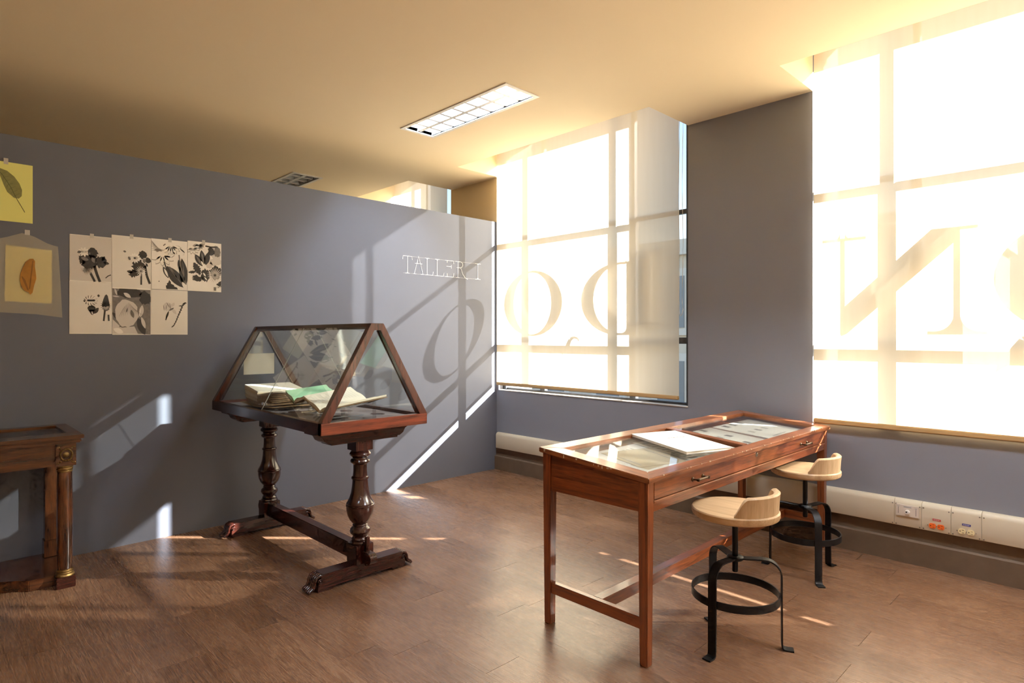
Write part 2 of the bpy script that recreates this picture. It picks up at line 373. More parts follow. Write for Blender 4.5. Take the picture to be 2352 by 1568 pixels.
# floor slab and planks
fl = B(XL, XR, YB, 0.0, -0.12, -0.003).build('floor', M['floor']); tag(fl, 'brown oak-look plank floor of the room', None, None, 'structure')
PW, PL, GAP = 0.18, 1.22, 0.0007
full_mesh = None
for r in range(26):
    y1 = -r*PW; y0 = y1-PW
    x = -random.random()*PL
    while x < 5.7:
        a, b = max(x, 0.0), min(x+PL, 5.7); x += PL
        if b-a < 0.05: continue
        if abs(b-a-PL) < 1e-6 and full_mesh:
            o = bpy.data.objects.new('plank', full_mesh); COL.objects.link(o)
        else:
            o = MB().box(GAP, b-a-GAP, 0.00012, PW-0.00012, -0.003, 0.0).build('plank', M['floor'])
            if abs(b-a-PL) < 1e-6: full_mesh = o.data
        o.parent = fl; o.location = (a, y0, 0)
# ceiling with window pockets and recessed light openings
POCK = [(-1.785, -0.70, -0.56, 0.0), (0.03, 2.085, -0.52, 0.0), (2.965, 5.08, -0.52, 0.0), (5.96, 8.08, -0.52, 0.0)]
TROF = [(0.555, 1.675, -1.48, -1.20), (-2.33, -1.21, -1.52, -1.24), (3.44, 4.56, -1.48, -1.20), (3.44, 4.56, -4.76, -4.48), (5.6, 6.72, -4.76, -4.48), (5.6, 6.72, -1.48, -1.20)]  # beyond the first two, openings for unseen lights added to brighten the room
holes = POCK+TROF
xs = sorted({XL, XR} | {v for h in holes for v in h[:2]}); ys = sorted({YB, 0.0} | {v for h in holes for v in h[2:]})
mb = MB()
for i in range(len(xs)-1):
    for j in range(len(ys)-1):
        cx, cy = (xs[i]+xs[i+1])/2, (ys[j]+ys[j+1])/2
        if any(h[0] < cx < h[1] and h[2] < cy < h[3] for h in holes): continue
        mb.box(xs[i], xs[i+1], ys[j], ys[j+1], CEIL, CEIL+0.03)
for (x0, x1, y0, y1) in POCK:
    mb.box(x0-0.03, x0, y0, y1, CEIL+0.03, SLAB); mb.box(x1, x1+0.03, y0, y1, CEIL+0.03, SLAB); mb.box(x0-0.03, x1+0.03, y0-0.03, y0, CEIL+0.03, SLAB)
mb.box(XL, XR, YB, 0.47, SLAB, SLAB+0.2)
tag(mb.build('ceiling', M['ceiling']), 'warm cream ceiling with pockets above the windows', None, None, 'structure')
# window wall: inner leaf (painted) and outer leaf (facade)
WIN = {1: (0.03, 2.085, 0.775), 2: (2.965, 5.08, 0.753), 4: (5.96, 8.08, 0.753), 3: (-1.785, -0.72, 0.775)}  # the rightmost window is out of view, added for its light
HEAD = 3.30
def wall_leaf(name, mat, x0, x1, y0, y1, wins, label, dz=0.0):
    m = MB(); x = x0
    for k in sorted(wins, key=lambda q: WIN[q][0]):
        a, b, s = WIN[k]
        if a > x: m.box(x, a, y0, y1, 0, SLAB)
        m.box(a, b, y0, y1, 0, s-dz); m.box(a, b, y0, y1, HEAD, SLAB); x = b
    m.box(x, x1, y0, y1, 0, SLAB)
    return tag(m.build(name, mat), label, None, None, 'structure')
wall_leaf('wall_right', M['wall'], 0.0, XR, 0.0, 0.12, (1, 2, 4), 'grey painted window wall with pier between two tall windows')
wall_leaf('wall_back', M['cream_wall'], XL, 0.0, 0.0, 0.12, (3,), 'cream painted wall beyond the grey partition')
wall_leaf('wall_outside', M['facade'], XL, XR, 0.12, 0.47, (1, 2, 3, 4), 'pale outer face of the window wall', 0.03)
# partition and the walls behind the camera
tag(B(-0.09, 0.0, -5.6, 0.0, 0, 2.43).build('wall_left', M['partition']), 'grey painted partition that stops short of the ceiling', None, None, 'structure')
tag(B(XL-0.1, XL, YB, 0.47, 0, SLAB).build('wall_far', M['cream_wall']), 'cream end wall far beyond the partition', None, None, 'structure')
tag(B(XR, XR+0.1, YB, 0.47, 0, SLAB).build('wall_side', M['cream_wall']), 'cream side wall behind the viewer', None, None, 'structure')
tag(B(XL, XR, YB-0.1, YB, 0, SLAB).build('wall_front', M['cream_wall']), 'cream rear wall behind the viewer', None, None, 'structure')
# brown skirting under the trunking
mb = MB().prism([(0, 0), (-0.028, 0), (-0.028, 0.128), (-0.018, 0.136), (0, 0.136)], 0, 0.0, XR)
tag(mb.build('baseboard_right', M['base']), 'scuffed brown skirting below the cream trunking', None, None, 'structure')
tag(B(0.0, XR, -0.008, 0.0, 0.136, 0.215).build('trim_1', M['base']), 'brown strip of wall above the skirting', None, None, 'structure')

# ------------------------------------------------------------------ windows
YG0, YG1 = 0.075, 0.115
def window(k, label):
    x0, x1, s = WIN[k]
    w = thing('window_%d' % k, label, None, ((x0+x1)/2, 0.1, s), kind='structure')
    f = MB(); fw = 0.045
    f.box(x0, x0+fw, YG0-0.02, YG1, s, HEAD).box(x1-fw, x1, YG0-0.02, YG1, s, HEAD)
    f.box(x0+fw, x1-fw, YG0, YG1, s, s+0.024).box(x0+fw, x1-fw, YG0-0.02, YG1, HEAD-fw, HEAD)
    f.build('window_frame', M['alu'], w)
    mx = [x0+(0.548 if k == 2 else 0.515), x1-0.54] if x1-x0 > 1.5 else [x1-0.53]
    for x in mx: MB().box(x-0.028, x+0.028, YG0, YG1, s+0.024, 2.254).box(x-0.017, x+0.017, YG0, YG1, 2.254, HEAD-fw).build('mullion', M['alu'], w)
    tz = [1.27, 2.254]
    cols = [x0+fw]+mx+[x1-fw]; rows = [s+0.024]+tz+[HEAD-fw]
    for i in range(len(cols)-1):
        a = cols[i]+(0.028 if i else 0); b = cols[i+1]-(0.028 if i < len(cols)-2 else 0)
        for z in tz: B(a, b, YG0, YG1, z-(0.024 if z < 2 else 0.016), z+(0.024 if z < 2 else 0.016)).build('transom', M['alu'], w, bevel=0.002)
        for j in range(len(rows)-1):
            c = rows[j]; d = rows[j+1]
            MB().add([(a, 0.10, c), (b, 0.10, c), (b, 0.10, d), (a, 0.10, d)], [(0, 1, 2, 3)]).build('pane', M['glass'], w)
    # plaster ledge
    B(x0, x1, -0.004, 0.075, s, s+0.006).build('window_sill', M['white'], w)
    return w
win1 = window(1, 'tall dark framed window beside the partition corner')
win2 = window(2, 'tall dark framed window at the right behind the table end')
win3 = window(3, 'upper part of a window seen beyond the partition')
win4 = window(4, 'unseen tall dark framed window added to the right for more daylight')  # out of view, added to bring more daylight onto ceiling and partition
# white mirrored letters stuck on the glass, read from the street
LY0, LY1 = 0.1012, 0.1028
def ring_letter(cx, cz, rx, rz, ix, iz, n=56):
    m = MB()
    for i in range(n):
        a, b = 2*PI*i/n, 2*PI*(i+1)/n
        q = [(cx+rx*math.cos(a), cz+rz*math.sin(a)), (cx+rx*math.cos(b), cz+rz*math.sin(b)), (cx+ix*math.cos(b), cz+iz*math.sin(b)), (cx+ix*math.cos(a), cz+iz*math.sin(a))]
        m.prism(q, 1, LY0, LY1)
    return m
def bracket(m, xa, xb, z, up, xs0, xs1, r=0.05):
    """hairline serif from xa to xb at z with curved brackets into a stem xs0..xs1"""
    s = 1 if up else -1
    m.prism([(xa, z), (xb, z), (xb, z+s*0.018), (xa, z+s*0.018)], 1, LY0, LY1)
    pl = [(xs0, z+s*0.018)]+[(xs0-r+r*math.sin(t*PI/12), z+s*0.018+r*(1-math.cos(t*PI/12))) for t in range(0, 7)]
    pr = [(xs1, z+s*0.018)]+[(xs1+r-r*math.sin(t*PI/12), z+s*0.018+r*(1-math.cos(t*PI/12))) for t in range(0, 7)]
    m.prism(pl, 1, LY0, LY1); m.prism(pr, 1, LY0, LY1)
ZB, ZT = 1.40, 1.99; ZC = (ZB+ZT)/2
ring_letter(0.642, ZC, 0.372, 0.302, 0.242, 0.285).build('letter', M['vinyl'], win1, label='white letter O on the glass')
d = MB(); n = 30
for i in range(n):
    a, b = PI/2+PI*i/n, PI/2+PI*(i+1)/n
    O_ = lambda t: (1.62+0.392*math.cos(t), ZC+0.295*math.sin(t)); I_ = lambda t: (1.62+0.262*math.cos(t), ZC+0.277*math.sin(t))
    d.prism([O_(a), O_(b), I_(b), I_(a)], 1, LY0, LY1)
d.prism([(1.62, ZB), (1.75, ZB), (1.75, ZB+0.018), (1.62, ZB+0.018)], 1, LY0, LY1); d.prism([(1.62, ZT-0.018), (1.75, ZT-0.018), (1.75, ZT), (1.62, ZT)], 1, LY0, LY1)
d.prism([(1.69, ZB), (1.795, ZB), (1.795, ZT), (1.69, ZT)], 1, LY0, LY1)
bracket(d, 1.60, 1.91, ZB, True, 1.69, 1.795); bracket(d, 1.60, 1.91, ZT, False, 1.69, 1.795)
d.build('letter', M['vinyl'], win1, label='white mirrored letter D on the glass')
d = MB()
d.prism([(3.268, ZB), (3.294, ZB), (3.294, ZT), (3.268, ZT)], 1, LY0, LY1)
d.prism([(3.842, ZB), (3.872, ZB), (3.872, ZT), (3.842, ZT)], 1, LY0, LY1)
d.prism([(3.268, ZB), (3.276, ZB-0.01), (3.306, ZB+0.005), (3.872, ZT-0.06), (3.872, ZT), (3.74, ZT), (3.268, ZB+0.15)], 1, LY0, LY1)
bracket(d, 3.166, 3.41, ZT, False, 3.268, 3.294, 0.06); bracket(d, 3.72, 3.99, ZB, True, 3.842, 3.872, 0.09)
bracket(d, 3.74, 3.95, ZT, False, 3.842, 3.872, 0.03)
d.build('letter', M['vinyl'], win2, label='white mirrored letter N on the glass')
ring_letter(4.39, ZC, 0.372, 0.302, 0.20, 0.285).build('letter', M['vinyl'], win2, label='white letter O on the glass')
def swash(x, z, s, w):
    pts = [(-.55, -.62), (-.45, -.45), (-.2, -.22), (-.05, .05), (.12, .35), (.4, .5), (.72, .42), (.8, .25)]
    wid = [.02, .08, .13, .16, .13, .08, .06, .03]
    m = MB()
    for i in range(len(pts)-1):
        (a, b), (c, e) = pts[i], pts[i+1]; L = math.hypot(c-a, e-b); nx, nz = -(e-b)/L, (c-a)/L
        q = [(a+nx*wid[i], b+nz*wid[i]), (a-nx*wid[i], b-nz*wid[i]), (c-nx*wid[i+1], e-nz*wid[i+1]), (c+nx*wid[i+1], e+nz*wid[i+1])]
        m.prism([(x+u*s, z+v*s) for u, v in q], 1, LY0, LY1)
    m.build('letter', M['vinyl'], w, label='small white curled flourish on the glass')
swash(1.09, 1.315, 0.14, win1); swash(4.12, 1.31, 0.17, win2)

# ------------------------------------------------------------------ roller blinds
def blind(x0, x1, zb, label, chain=None):
    t = thing('roller_blind', label, 'blind', ((x0+x1)/2, -0.05, zb), 'beige roller blinds on the windows')
    m = MB(); nx, nz = 24, 24; zt = 3.22
    for j in range(nz+1):
        for i in range(nx+1):
            u = i/nx; v = j/nz
            m.v.append((x0+(x1-x0)*u, -0.03+0.0015*math.sin(u*9+v*2)*(1-v), zb+0.028+(zt-zb-0.028)*v))
    m.f = [(j*(nx+1)+i, j*(nx+1)+i+1, (j+1)*(nx+1)+i+1, (j+1)*(nx+1)+i) for j in range(nz) for i in range(nx)]
    m.build('fabric', M['blind'], t, smooth=60)
    B(x0, x1, -0.040, -0.022, zb, zb+0.030).build('bottom_bar', M['bar'], t, bevel=0.005)
    MB().lathe([(0.0, x0), (0.03, x0), (0.03, x1), (0.0, x1)], (0, -0.035, 3.25), 20, 0).build('roller_tube', M['bar'], t, smooth=40)
    if chain:
        p = [(chain, -0.062, 3.2)]+[(chain+0.004*math.sin(k*1.1), -0.064, 3.1-k*0.155) for k in range(11)]
        p += [(chain+0.004, -0.064, 1.50), (chain-0.008, -0.064, 1.46), (chain-0.02, -0.064, 1.452), (chain-0.026, -0.064, 1.47)]
        p += [(chain-0.028+0.003*math.sin(k), -0.066, 1.6+k*0.16) for k in range(11)]
        MB().tube(p, 0.0018, 6).build('pull_cord', M['cord'], t)
    return t
blind(0.034, 2.028, 0.828, 'beige roller blind over the window next to the grey partition', chain=2.078)
blind(2.982, 5.06, 0.757, 'beige roller blind at the right edge behind the table end')
blind(5.98, 8.06, 0.757, 'beige roller blind on the added unseen window to the right')  # sunlit blind of the added window, out of view, more bounce light
blind(-1.755, -0.745, 0.828, 'beige roller blind glimpsed above the grey partition')

# ------------------------------------------------------------------ power trunking
tr = thing('cable_trunking', 'cream steel power trunking with sockets along the window wall', 'trunking', (3.0, -0.02, 0.21))
joints = [0.03, 1.28, 2.50, 3.428, 3.562, 3.698, 3.833, 4.6, 5.8, 7.1]
prof = [(0.0, 0.214), (-0.038, 0.214), (-0.040, 0.218), (-0.040, 0.338), (-0.036, 0.352), (-0.026, 0.362), (-0.012, 0.365), (0.0, 0.365)]
for i in range(len(joints)-1):
    MB().prism(prof, 0, joints[i]+0.0008, joints[i+1]-0.0008).build('cover_panel', M['trunk'], tr, smooth=35)
for x in joints[3:7]:
    for z in (0.337, 0.222):
        for dx in (-0.009, 0.009):
            MB().lathe([(0.0, -0.0025), (0.003, -0.002), (0.0036, 0.0)], (x+dx, -0.0405, z), 10, 1).build('screw', M['screw'], tr)
cp = B(3.438, 3.550, -0.047, -0.040, 0.272, 0.338).build('control_plate', M['trunk_pale'], tr, bevel=0.0015)
MB().lathe([(0.0, -0.016), (0.010, -0.015), (0.012, 0.0)], (3.496, -0.047, 0.300), 20, 1).build('control_knob', M['white'], cp, smooth=40)
MB().lathe([(0.0, -0.0165), (0.0045, -0.0163), (0.0045, -0.012)], (3.493, -0.047, 0.301), 12, 1).build('knob_center', M['black'], cp)
for x, z0, z1 in ((3.450, 0.285, 0.322), (3.536, 0.283, 0.320)):
    B(x-0.0012, x+0.0012, -0.0478, -0.047, z0, z1).build('printed_mark', M['ink'], cp)
    B(x-0.005, x+0.005, -0.0478, -0.047, z1+0.002, z1+0.006).build('printed_mark', M['ink_soft'], cp)
B(3.476, 3.514, -0.0478, -0.047, 0.323, 0.330).build('printed_mark', M['ink_soft'], cp)
def sockets(xc, mat, labmat, zc, zl):
    lb = B(xc-0.019, xc+0.019, -0.0412, -0.040, zl-0.0055, zl+0.0055).build('socket_label', labmat, tr)
    for i in range(6): B(xc-0.0145+i*0.005, xc-0.0115+i*0.005, -0.0417, -0.0412, zl-0.0018, zl+0.0018).build('printed_mark', M['white_ink'], lb)
    for dx in (-0.0195, 0.0195):
        pl = [(xc+dx+0.0165*math.cos(a*PI/12), zc+max(-0.0135, min(0.0135, 0.0175*math.sin(a*PI/12)))) for a in range(24)]
        s = MB().prism(pl, 1, -0.0445, -0.040).build('socket_face', mat, tr)
        B(xc+dx+0.001, xc+dx+0.009, -0.0449, -0.0445, zc+0.006, zc+0.008).build('slot', M['black'], s)
        B(xc+dx+0.001, xc+dx+0.009, -0.0449, -0.0445, zc-0.008, zc-0.006).build('slot', M['black'], s)
        MB().lathe([(0.0, -0.0004), (0.0028, -0.0004), (0.0028, 0.0)], (xc+dx-0.008, -0.0445, zc), 10, 1).build('ground_hole', M['black'], s)
    for dx in (-0.042, 0.0, 0.042):
        MB().lathe([(0.0, -0.002), (0.002, -0.0015), (0.0024, 0.0)], (xc+dx, -0.0405, zc), 8, 1).build('screw', M['screw'], tr)
sockets(3.633, M['orange'], M['red_label'], 0.246, 0.281)
sockets(3.767, M['cream_socket'], M['blue_label'], 0.246, 0.283)

# ------------------------------------------------------------------ recessed ceiling lights
def troffer(x0, x1, y0, y1, lit, label):
    t = thing('ceiling_light', label, 'ceiling light', ((x0+x1)/2, (y0+y1)/2, CEIL), 'recessed louvre lights in the ceiling')
    e = 0.014; z = CEIL
    f = MB().box(x0-e, x1+e, y0-e, y0+e, z-0.006, z).box(x0-e, x1+e, y1-e, y1+e, z-0.006, z).box(x0-e, x0+e, y0+e, y1-e, z-0.006, z).box(x1-e, x1+e, y0+e, y1-e, z-0.006, z)
    f.build('trim_frame', M['white'], t)
    h = MB().box(x0, x1, y0, y1, z+0.11, z+0.115).box(x0, x1, y0-0.003, y0, z, z+0.11).box(x0, x1, y1, y1+0.003, z, z+0.11).box(x0-0.003, x0, y0, y1, z, z+0.11).box(x1, x1+0.003, y0, y1, z, z+0.11)
    h.build('housing', M['reflector'], t)
    ym = (y0+y1)/2
    for yy in ((y0+ym)/2, (y1+ym)/2):
        MB().lathe([(0.0, x0+0.04), (0.013, x0+0.04), (0.013, x1-0.04), (0.0, x1-0.04)], (0, yy, z+0.075), 14, 0).build('tube', M['lamp'] if lit else M['lamp_off'], t, smooth=40)
    # louvre: parabolic cross blades and a central spine
    MB().prism([(ym-0.016, z+0.004), (ym+0.016, z+0.004), (ym+0.003, z+0.05), (ym-0.003, z+0.05)], 0, x0+0.01, x1-0.01).build('louvre_spine', M['reflector'], t)
    nb = 8
    for i in range(1, nb):
        x = x0+(x1-x0)*i/nb
        for a, b in ((y0+0.004, ym-0.012), (ym+0.012, y1-0.004)):
            MB().prism([(x-0.013, z+0.004), (x+0.013, z+0.004), (x+0.002, z+0.05), (x-0.002, z+0.05)], 1, a, b).build('louvre_blade', M['reflector'], t)
    for yy, s in ((y0+0.004, 1), (y1-0.004, -1)):
        MB().prism([(yy, z+0.004), (yy+s*0.016, z+0.004), (yy+s*0.003, z+0.05)], 0, x0+0.01, x1-0.01).build('side_reflector', M['reflector'], t)
    return t
troffer(*TROF[0], True, 'lit recessed fluorescent light with white louvres in the ceiling')
for T_, w_ in zip(TROF[2:], ('above the table', 'over the middle of the room', 'over the rear right of the room', 'near the right hand window')):  # extra fixtures out of view, added to raise the room's brightness
    troffer(*T_, True, 'lit recessed fluorescent light added as unseen fill ' + w_)
troffer(*TROF[1], False, 'unlit louvred ceiling light peeking above the grey partition')

# ------------------------------------------------------------------ slanted display table
TX0, TX1, TY0, TY1 = 2.500, 3.085, -2.062, -0.050
def tz(x, off=0.0): return 0.797-0.0835*(x-2.505)+off
tb = thing('display_table', 'reddish brown wooden display table with slanted glass top and two drawer pulls', 'table', ((TX0+TX1)/2, (TY0+TY1)/2, 0))
def rail(name, pts, th=0.022, mat=None, bev=0.0025):
    b = [(x, y, tz(x)-th) for x, y in pts]; t = [(x, y, tz(x)) for x, y in pts]
    return MB().hexa(b, t).build(name, mat, tb, bevel=bev)
rw, re = 0.075, 0.085
ix0, ix1, iy0, iy1 = TX0+rw, TX1-0.062, TY0+re, TY1-re
rail('top_rail', [(TX0, TY0), (TX1, TY0), (ix1, iy0), (ix0, iy0)], mat=M['table_top'][0])
rail('top_rail', [(TX0, TY1), (ix0, iy1), (ix1, iy1), (TX1, TY1)], mat=M['table_top'][0])
rail('top_rail', [(TX0, TY0), (ix0, iy0), (ix0, iy1), (TX0, TY1)], mat=M['table_top'][1])
rail('top_rail', [(TX1, TY0), (TX1, TY1), (ix1, iy1), (ix1, iy0)], mat=M['table_top'][1])
YM = -1.085
rail('divider_rail', [(ix0, YM-0.026), (ix1, YM-0.026), (ix1, YM+0.026), (ix0, YM+0.026)], mat=M['table_top'][0])
for a, b in ((iy0, YM-0.026), (YM+0.026, iy1)):
    MB().slab([(ix0, a, tz(ix0, -0.013)), (ix1, a, tz(ix1, -0.013)), (ix1, b, tz(ix1, -0.013)), (ix0, b, tz(ix0, -0.013))], 0.004).build('glass_pane', M['case_glass'], tb)
# chipped worn spots on the top edge
rnd = random.Random(3)
ch = MB()
for k in range(26):
    y = TY0+0.02+rnd.random()*(TY1-TY0-0.04); l = 0.002+rnd.random()*0.007; x = TX1-0.0002
    if rnd.random() < 0.3: y = -0.9-rnd.random()*0.5
    ch.box(x-0.003, x+0.0006, y, y+l, tz(x)-0.003-rnd.random()*0.002, tz(x)+0.0004)
for k in range(8):
    x = TX0+0.02+rnd.random()*(TX1-TX0-0.05); l = 0.003+rnd.random()*0.009
    ch.box(x, x+l, TY0-0.0005, TY0+0.002, tz(x)-0.006-rnd.random()*0.012, tz(x)-0.002-rnd.random()*0.003)
o = ch.build('chipped_edge', M['chip'], tb); o['kind'] = 'stuff'
# legs
LW = 0.046; lx0, lx1, ly0, ly1 = TX0+0.014, TX1-0.014, TY0+0.012, TY1-0.012
for xa in (lx0, lx1-LW):
    for ya in (ly0, ly1-LW):
        t_ = [(xa, ya, tz(xa)-0.024), (xa+LW, ya, tz(xa+LW)-0.024), (xa+LW, ya+LW, tz(xa+LW)-0.024), (xa, ya+LW, tz(xa)-0.024)]
        q = 0.005
        b_ = [(xa+q, ya+q, 0), (xa+LW-q, ya+q, 0), (xa+LW-q, ya+LW-q, 0), (xa+q, ya+LW-q, 0)]
        MB().hexa(b_, t_).build('leg', M['table'][2], tb, bevel=0.002)
AZ = 0.606
for ya in (ly0+0.006, ly1-0.028):
    MB().hexa([(lx0+LW, ya, AZ), (lx1-LW, ya, AZ), (lx1-LW, ya+0.022, AZ), (lx0+LW, ya+0.022, AZ)],
              [(lx0+LW, ya, tz(lx0+LW)-0.023), (lx1-LW, ya, tz(lx1-LW)-0.023), (lx1-LW, ya+0.022, tz(lx1-LW)-0.023), (lx0+LW, ya+0.022, tz(lx0+LW)-0.023)]).build('end_panel', M['table'][0], tb, bevel=0.0015)
B(lx0+0.004, lx0+0.026, ly0+LW, ly1-LW, AZ, tz(lx0)-0.026).build('back_panel', M['table'][1], tb)
fx = lx1-0.003
B(fx-0.024, fx, ly0+LW, ly1-LW, AZ, 0.640).build('front_rail', M['table'][1], tb, bevel=0.0015)
B(fx-0.024, fx+0.006, ly0+LW, ly1-LW, 0.640, 0.650).build('bead_moulding', M['table_top'][1], tb, bevel=0.003)
dr = B(fx-0.022, fx+0.001, ly0+LW+0.004, ly1-LW-0.004, 0.653, tz(fx)-0.026).build('drawer_front', M['table'][1], tb, bevel=0.0015)
for yc in (-1.655, -0.437):
    MB().tube([(fx+0.028, yc-0.05, 0.686), (fx+0.028, yc+0.05, 0.686)], 0.0055, 10).build('pull_bar', M['bronze'], dr, smooth=40)
    for dy in (-0.045, 0.042):
        MB().lathe([(0.010, 0.0), (0.009, 0.003), (0.004, 0.006), (0.004, 0.022), (0.0075, 0.027), (0.006, 0.034), (0.0, 0.035)], (fx+0.001, yc+dy, 0.686), 12, 0).build('pull_knob', M['bronze'], dr, smooth=40)
MB().lathe([(0.0, 0.004), (0.010, 0.0035), (0.012, 0.0)], (fx+0.001, -1.065, 0.706), 18, 0).build('lock', M['steel'], dr, smooth=40)
B(fx+0.004, fx+0.0056, -1.0665, -1.0635, 0.700, 0.710).build('keyhole', M['black'], dr)
# stretchers
for ya in (ly0+0.010, ly1-0.036):
    B(lx0+LW-0.003, lx1-LW+0.003, ya, ya+0.026, 0.140, 0.188).build('end_stretcher', M['table'][0], tb, bevel=0.0015)
B(2.775, 2.825, ly0+0.036, ly1-0.036, 0.136, 0.188).build('long_stretcher', M['table'][1], tb, bevel=0.002)
# tray under the glass
MB().slab([(lx0+0.026, ly0+0.028, tz(lx0)-0.048), (fx-0.024, ly0+0.028, tz(fx)-0.048), (fx-0.024, ly1-0.028, tz(fx)-0.048), (lx0+0.026, ly1-0.028, tz(lx0)-0.048)], 0.012).build('tray', M['table'][0], tb)
TRAY = -0.0415
# papers lying on the tray
def paper(name, label, cat, x0, x1, y0, y1, rot, mat, off, marks, group=None, th=0.0012):
    cx, cy = (x0+x1)/2, (y0+y1)/2; c, s = math.cos(math.radians(rot)), math.sin(math.radians(rot))
    def W_(u, v): 
        dx, dy = (u-0.5)*(x1-x0), (v-0.5)*(y1-y0); return (cx+dx*c-dy*s, cy+dx*s+dy*c)
    t = thing(name, label, cat, (cx, cy, tz(cx, off)), group)
    q = [W_(0, 0), W_(1, 0), W_(1, 1), W_(0, 1)]
    MB().hexa([(x, y, tz(x, off)) for x, y in q], [(x, y, tz(x, off+th)) for x, y in q]).build('sheet', mat, t)
    for (u0, u1, v0, v1, mk) in marks:
        q = [W_(u0, v0), W_(u1, v0), W_(u1, v1), W_(u0, v1)]
        MB().hexa([(x, y, tz(x, off+th)) for x, y in q], [(x, y, tz(x, off+th+0.0005)) for x, y in q]).build('printed_picture', mk, t)
    return t
IN, IS, PM = M['ink'], M['ink_soft'], M['print_mid']
paper('document_sheet', 'large white sheet of small grey pictures under the far glass pane', 'document', 2.545, 3.02, -0.62, -0.12, 2, M['paper'], TRAY,
      [(.14, .24, .16, .25, PM), (.14, .24, .36, .44, IN), (.14, .24, .56, .65, IN), (.48, .57, .16, .23, IS), (.48, .57, .36, .43, PM), (.48, .57, .56, .63, IS), (.78, .80, .2, .6, IS), (.83, .85, .2, .55, IS)], 'papers shown inside the table')
paper('document_sheet', 'white sheet with rows of grey pictures beside the table divider', 'document', 2.545, 3.02, -1.05, -0.66, -3, M['paper'], TRAY,
      [(.12, .21, .12, .21, PM), (.12, .21, .36, .46, IN), (.12, .21, .62, .71, PM), (.44, .53, .14, .25, IN), (.44, .53, .42, .51, IS), (.44, .53, .66, .76, PM), (.74, .83, .15, .25, IN), (.74, .83, .5, .6, PM)], 'papers shown inside the table')
paper('document_sheet', 'wide cream sheet filling the near half under the glass', 'document', 2.56, 3.01, -1.95, -1.30, 1, M['paper'], TRAY,
      [(.2, .5, .5, .52, IS), (.2, .62, .55, .57, IS), (.2, .5, .6, .62, IS), (.6, .8, .2, .4, M['page_old'])], 'papers shown inside the table')
paper('photo_print', 'faded tan photograph lying on the cream sheet in the table', 'photo', 2.66, 2.92, -1.80, -1.50, -12, M['page_old'], TRAY+0.0022,
      [(.1, .9, .1, .12, IS), (.1, .9, .86, .88, IS)])
paper('title_card', 'white card with dark lettering beside the booklet inside the table', 'card', 2.60, 2.98, -1.485, -1.36, -9, M['paper'], TRAY+0.0040,
      [(.08+.085*k, .08+.085*k+.05, .25, .7, IN) for k in range(10)])
# booklet on the glass
bk = thing('booklet', 'white paper booklet lying on the glass of the display table', 'book', (2.79, -1.325, tz(2.79)))
def bq(du, dv, off):
    c, s = math.cos(math.radians(-14)), math.sin(math.radians(-14)); x, y = 2.79+du*c-dv*s, -1.322+du*s+dv*c
    return (x, y, tz(x, off))
def bplate(name, u0, u1, v0, v1, o0, o1, mat):
    return MB().hexa([bq(u0, v0, o0), bq(u1, v0, o0), bq(u1, v1, o0), bq(u0, v1, o0)], [bq(u0, v0, o1), bq(u1, v0, o1), bq(u1, v1, o1), bq(u0, v1, o1)]).build(name, mat, bk)
G0 = -0.0105
bplate('back_cover', -0.192, 0.192, -0.156, 0.156, G0, G0+0.0015, M['paper'])
bplate('page_block', -0.190, 0.189, -0.154, 0.154, G0+0.0015, G0+0.0105, M['page'])
fc = bplate('front_cover', -0.192, 0.192, -0.156, 0.156, G0+0.0105, G0+0.012, M['paper'])
bplate('spine', -0.1935, 0.1935, -0.1575, -0.156, G0, G0+0.012, M['paper'])
for k, (a, l) in enumerate(((-.03, .015), (-.008, .01), (.008, .012), (.026, .02), (.052, .018), (.076, .012))):
    MB().hexa([bq(-0.06, a, G0+0.012), bq(-0.055, a, G0+0.012), bq(-0.055, a+l, G0+0.012), bq(-0.06, a+l, G0+0.012)],
              [bq(-0.06, a, G0+0.0124), bq(-0.055, a, G0+0.0124), bq(-0.055, a+l, G0+0.0124), bq(-0.06, a+l, G0+0.0124)]).build('title_print', IN, fc)

